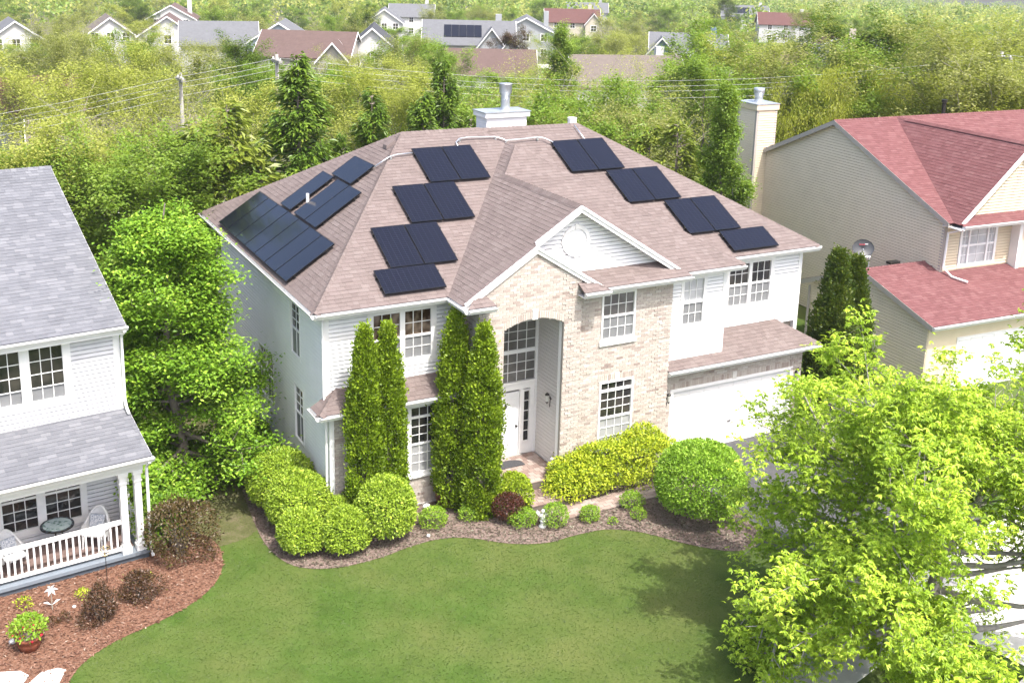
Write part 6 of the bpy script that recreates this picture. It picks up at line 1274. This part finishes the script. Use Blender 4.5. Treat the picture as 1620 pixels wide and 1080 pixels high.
# ------------------------------------------------------------------ houses of the neighbourhood behind
WM = {k: pbr('far_wall_' + k, tuple(x * .95 for x in c), c, .7, dirt=.06) for k, c in dict(white=(0.518, 0.518, 0.511), tan=(0.374, 0.346, 0.302), grey=(0.331, 0.346, 0.36), blue=(0.122, 0.187, 0.259), pale=(0.36, 0.418, 0.49), cream=(0.49, 0.446, 0.36)).items()}
RM = {k: pbr('far_roof_' + k, tuple(x * .8 for x in c), c, .95, nscale=3, dirt=.15) for k, c in dict(brown=(0.12, 0.0806, 0.0727), grey=(0.14, 0.145, 0.156), dark=(0.0674, 0.07, 0.0778), red=(0.114, 0.0518, 0.0467), tan=(0.156, 0.13, 0.114)).items()}
def far_house(label, x, y, rz, wd, dp, he, hr, wall, roof, gable='x', wing=None, solarp=False, chimney=True, dish=False, arch=False):
    t = thing('far_house', label, 'house', (x, y, terr(x, y)), 'houses of the neighbourhood behind'); t.rotation_euler = (0, 0, rz); O = np.zeros(3)
    def pt(name, m, mat, par=t): return mobj(name, m.mesh(name, mat, O), par)
    def block(cx, cy, w_, d_, he_, hr_, ax, rf=roof):
        f = Fr((cx, cy, 0), (1, 0, 0), (0, 1, 0)) if ax == 'x' else Fr((cx, cy, 0), (0, 1, 0), (-1, 0, 0)); W2, D2 = (w_ / 2, d_ / 2) if ax == 'x' else (d_ / 2, w_ / 2); m = MB(); P = [f.p(a, b, z) for a in (-W2, W2) for b, z in ((-D2, 0), (D2, 0), (D2, he_), (0, hr_ - .12), (-D2, he_))]
        m.add(P, [(0, 1, 2, 3, 4)[::-1], (5, 6, 7, 8, 9), (0, 5, 9, 4)[::1], (1, 2, 7, 6)]); pt('wall', m, WM[wall]); m = MB(); e = .35; sl_ = (hr_ - he_) / D2
        for s_ in (-1, 1):
            a = [f.p(-W2 - e, s_ * (D2 + e), he_ - e * sl_), f.p(W2 + e, s_ * (D2 + e), he_ - e * sl_), f.p(W2 + e, 0, hr_), f.p(-W2 - e, 0, hr_)]; b = [q - np.array((0, 0, .14)) for q in a]; m.hull8(b + a if s_ > 0 else b[::-1] + a[::-1])
        r_ = pt('roof', m, RM[rf])
        for ss in (-1, 1):       # white rake boards on both gables
            m = MB()
            for s_ in (-1, 1):
                a = f.p(ss * (W2 + e + .02), s_ * (D2 + e), he_ - e * sl_); b = f.p(ss * (W2 + e + .02), 0, hr_); dz = np.array((0, 0, .24)); dn = f.U * ss * .05; m.hull8([a - dz, b - dz, b - dz + dn, a - dz + dn, a, b, b + dn, a + dn])
            pt('rake_board', m, white, r_)
        return f, W2, D2, r_
    def win(f, u, n_, z, w_, h_, cols=2):
        m = MB(); m.box(f, u - w_ / 2 - .1, u + w_ / 2 + .1, n_ - .02 if n_ > 0 else n_ - .05, n_ + .05 if n_ > 0 else n_ + .02, z - .1, z + h_ + .1); wo = pt('window', m, white); s_ = .055 * np.sign(n_)
        for i in range(cols):
            for j in range(2): m = MB(); q = w_ / cols; m.box(f, u - w_ / 2 + i * q + .03, u - w_ / 2 + (i + 1) * q - .03, min(n_, n_ + s_), max(n_, n_ + s_) + .004, z + j * h_ / 2 + .03, z + (j + 1) * h_ / 2 - .03); pt('pane', m, g_dark, wo)
    f, W2, D2, r_ = block(0, 0, wd, dp, he, hr, gable)
    fronts = []
    if gable == 'x': fx = Fr((0, 0, 0), (1, 0, 0), (0, -1, 0)); nn = dp / 2; span = wd; gx = Fr((0, 0, 0), (0, -1, 0), (-1, 0, 0)); gn = wd / 2; gs = dp
    else: fx = Fr((0, 0, 0), (1, 0, 0), (0, -1, 0)); nn = dp / 2; span = wd; gx = Fr((0, 0, 0), (0, -1, 0), (-1, 0, 0)); gn = wd / 2; gs = dp
    for z in ([1.0, 3.7] if he > 4.5 else [1.0]):
        for k_ in (-.3, 0, .3):
            if arch and z > 3 and k_ == 0: continue
            win(fx, k_ * span, nn, z, 1.1, 1.3)
        for k_ in (-.25, .25): win(gx, k_ * gs, gn, z, .9, 1.3)
    if arch:
        m = MB(); k = 9; pts = [(-.7, 3.4), (.7, 3.4)] + [(.7 * math.cos(a), 5.0 + .7 * math.sin(a)) for a in np.linspace(0, math.pi, k)]; m.add([fx.p(u, nn + .05, z) for u, z in pts] + [fx.p(u, nn - .02, z) for u, z in pts], [tuple(range(k + 2))[::-1], tuple(range(k + 2, 2 * k + 4))]); wo = pt('window', m, g_dark)
        m = MB(); [m.box(fx, u - .03, u + .03, nn + .05, nn + .08, 3.4, 5.6) for u in (-.7, -.25, .25, .7)]; [m.box(fx, -.7, .7, nn + .05, nn + .08, z, z + .06) for z in (3.4, 4.2, 5.0)]; pt('frame', m, white, wo)
    if wing:
        for (cx, cy, w_, d_, he_, hr_) in wing: block(cx, cy, w_, d_, he_, hr_, 'y'); win(Fr((cx, cy, 0), (1, 0, 0), (0, -1, 0)), 0, d_ / 2, he_ - 1.9, 1.3, 1.4)
    if solarp:
        m = MB(); sl_ = (hr - he) / (dp / 2)
        for i in range(5): u0 = -wd * .28 + i * 1.1; m.hull8([np.array((u, -dp / 2 * k_, he + (1 - k_) * (hr - he) + dz)) for dz in (.05, .12) for u, k_ in ((u0, .75), (u0 + 1.05, .75), (u0 + 1.05, .25), (u0, .25))])
        pt('solar_array', m, solar_g)
    if chimney: m = MB(); m.box(WORLD, wd * .3, wd * .3 + .9, .3, 1.1, he, hr + .9); pt('chimney', m, WM[wall])
    if dish: m = MB(); m.tube([(-wd / 2, -dp / 2, he), (-wd / 2 - .3, -dp / 2, he + .8)], .04, 5); m.ball((-wd / 2 - .3, -dp / 2 - .1, he + 1.0), (.4, .12, .35)); pt('dish', m, dish_m)
    return t
for a in (('taupe far house with brown roof and small front gable, left of the spruce tip', 35, 106, -.55, 11, 9, 5.4, 8.0, 'tan', 'brown', 'x', [(4.0, -4.2, 3.6, 3, 5.2, 7.2)], False, False),
          ('white far house with dark roof and arched gable window', 44.3, 108.8, -.40, 7, 10, 5.6, 8.6, 'white', 'dark', 'y', None, False, False, True, True),
          ('grey far house with two white-trimmed gables and a roof solar array', 65.4, 124.2, -.45, 13, 10, 5.6, 8.6, 'grey', 'grey', 'x', [(3.2, -4.6, 4, 4, 5.4, 8.0), (6.0, -5.6, 3, 3, 5.0, 7.0)], True),
          ('far house with broad brown roof near the plum tree', 52.5, 93, -.45, 11, 9, 4.0, 6.5, 'white', 'brown', 'x', None, False, False),
          ('pale far house with light grey roof behind the dark round tree', 34.2, 147, -.25, 11, 10, 4.4, 7.5, 'white', 'grey', 'x', None, False, False),
          ('long low far house with brown roof right of the chimney flue', 61.4, 77, -.35, 12, 9, 4.0, 6.8, 'white', 'tan', 'x'),
          ('blue far house with white-trimmed gables', 95.6, 111, -.6, 11, 10, 5.0, 7.5, 'blue', 'grey', 'x', [(-4, -4.6, 4, 4, 5.0, 7.2), (2.5, -4.6, 4.5, 4, 5.0, 7.2)]),
          ('cream far house with red-brown roof near the top middle', 137, 213, -.5, 13, 10, 5.2, 8.0, 'cream', 'red', 'x', [(5, -4.6, 4, 4, 5, 7.4)]),
          ('pale blue far house behind the taupe one', 41, 137, -.4, 9, 9, 5.2, 8.0, 'pale', 'grey', 'y', None, False, False),
          ('small white gabled far house at upper left', 22, 172, -.1, 8, 10, 4.6, 7.5, 'white', 'tan', 'y', None, False, False),
          ('white far house with grey solar roof above the willows', 92, 74, -.9, 8, 9, 5.2, 8.0, 'white', 'grey', 'x', None, True),
          ('grey-white far house beyond the plum tree', 96, 162, -.5, 11, 10, 5.2, 8.0, 'grey', 'grey', 'y'),
          ('far house with red-brown roof at upper right', 203, 211, -.6, 14, 10, 5.2, 8.0, 'white', 'red', 'x'),
          ('white far house at the top left', 44, 226, -.3, 10, 10, 5.2, 8.0, 'white', 'brown', 'y'),
          ('far house with solar roof at the top right', 240, 272, -.65, 15, 11, 5.2, 8.5, 'white', 'grey', 'x', None, True),
          ('cream low building seen through bare trees at left', 5, 56, -.1, 13, 8, 2.8, 4.5, 'cream', 'tan', 'x', None, False, False),
          ('cream far house with chimney above the willows', 113, 99, -.7, 8, 10, 5.2, 8.0, 'cream', 'red', 'y'),
          ('far house with pink-brown roof at the left edge', 1.6, 75, .1, 8, 8, 3.6, 6.0, 'tan', 'red', 'x', None, False, False),
          ('grey-roofed far house left of the pale one', 29.8, 162, -.25, 9, 9, 5.0, 8.0, 'white', 'brown', 'y', None, False, False),
          ('tiny white gabled far house at the top centre left', 85, 206, -.4, 8, 10, 5.2, 8.0, 'white', 'grey', 'y', None, False, False),
          ('grey-roofed far house at the top centre', 107, 242, -.45, 11, 10, 5.2, 8.0, 'white', 'grey', 'x'),
          ('grey far house at the top, right of centre', 190, 291, -.5, 13, 10, 5.2, 8.0, 'grey', 'grey', 'x'),
          ('far house with brown roof glimpsed behind branches right of the blue one', 92.5, 86, -.6, 11, 9, 4.0, 6.5, 'tan', 'brown', 'x', None, False, False),
          ('small white far house at the upper left edge', 6, 156, .0, 8, 9, 4.8, 7.6, 'white', 'grey', 'y', None, False, False)): far_house(*a)
# white rail fence by the far road
FZ = terr(94, 146) - .3
fe = thing('rail_fence', 'white rail fence beside the far road', 'fence', (94, 146, FZ)); fv = np.array((math.cos(-.5), math.sin(-.5), 0))
for i in range(8): q = np.array((94, 146, FZ)) + fv * i * 2; MB().box(Fr(q, fv, np.cross((0, 0, 1), fv)), -.08, .08, -.08, .08, 0, 1.7).build('post', white, fe)
for z in (.4, .75, 1.1): MB().box(Fr((94, 146, FZ), fv, np.cross((0, 0, 1), fv)), 0, 14, -.03, .03, z + .3, z + .46).build('rail', white, fe)
# ------------------------------------------------------------------ power line
wood_p = pbr('pole_wood', (.25, .24, .22), (.32, .31, .29), .9, dirt=.2)
PL = [(-42, 16, 9.0), (3.2, 30.0, 9.1), (8.1, 29.9, 9.9), (47.0, 17.0, 10.4), (80, 4, 10.6)]
labs = {1: 'grey utility pole standing left of the tallest spruce', 2: 'utility pole hidden behind the tallest spruce', 3: 'utility pole among the tall trees at the right'}
for i, lab in labs.items():
    x, y, z = PL[i]; t = thing('utility_pole', lab, 'utility pole', (x, y, 0), 'utility poles of the power line'); MB().tube([(x, y, -.1), (x, y, z + .15)], [.13, .09], 10).build('pole', wood_p, t, True)
    MB().box(WORLD, x - .1, x + .1, y - .7, y + .7, z - .25, z - .12).build('crossarm', wood_p, t)
    for k in (-.6, -.2, .2, .6): MB().lathe((x, y + k, z - .12), [(.03, 0), (.05, .04), (.03, .1)], 8).build('insulator', white, t)
wire_m = pbr('wire', (.38, .38, .38), (.45, .45, .45), .5, dirt=0)
for j, (dy, dz, lab) in enumerate(((-.3, 0, 'front overhead wire of the power line'), (-.1, -.33, 'second overhead wire counted from the front'), (.1, -.62, 'rearmost overhead wire of the upper three'), (.0, -1.0, 'lowest overhead wire of the power line'))):
    pts = []
    for (x0, y0, z0), (x1, y1, z1) in zip(PL, PL[1:]):
        L_ = math.hypot(x1 - x0, y1 - y0)
        for s in np.linspace(0, 1, 9)[:-1]: pts.append((x0 + (x1 - x0) * s, y0 + (y1 - y0) * s + dy, z0 + (z1 - z0) * s + dz - .0008 * L_ * L_ * 4 * s * (1 - s)))
    pts.append((PL[-1][0], PL[-1][1] + dy, PL[-1][2] + dz)); tag(MB().tube(pts, .008, 5).build('overhead_wire', wire_m), lab, 'wire', 'wires of the power line')
finish_bricks(300); finish_shingles(300)

# ------------------------------------------------------------------ thin haze
hz = MB().box(WORLD, -900, 1300, -60, 1300, -54, 21).build('haze', None)
hm = bpy.data.materials.new('haze_air'); hm.use_nodes = True; nt = hm.node_tree
for n_ in list(nt.nodes): nt.nodes.remove(n_)
out = nt.nodes.new('ShaderNodeOutputMaterial'); pv = nt.nodes.new('ShaderNodeVolumePrincipled'); pv.inputs['Color'].default_value = (.9, .94, 1, 1); pv.inputs['Density'].default_value = .00018
nt.links.new(pv.outputs[0], out.inputs['Volume']); hz.data.materials.clear(); hz.data.materials.append(hm); tag(hz, 'thin pale haze over the neighbourhood', 'haze', kind='stuff')
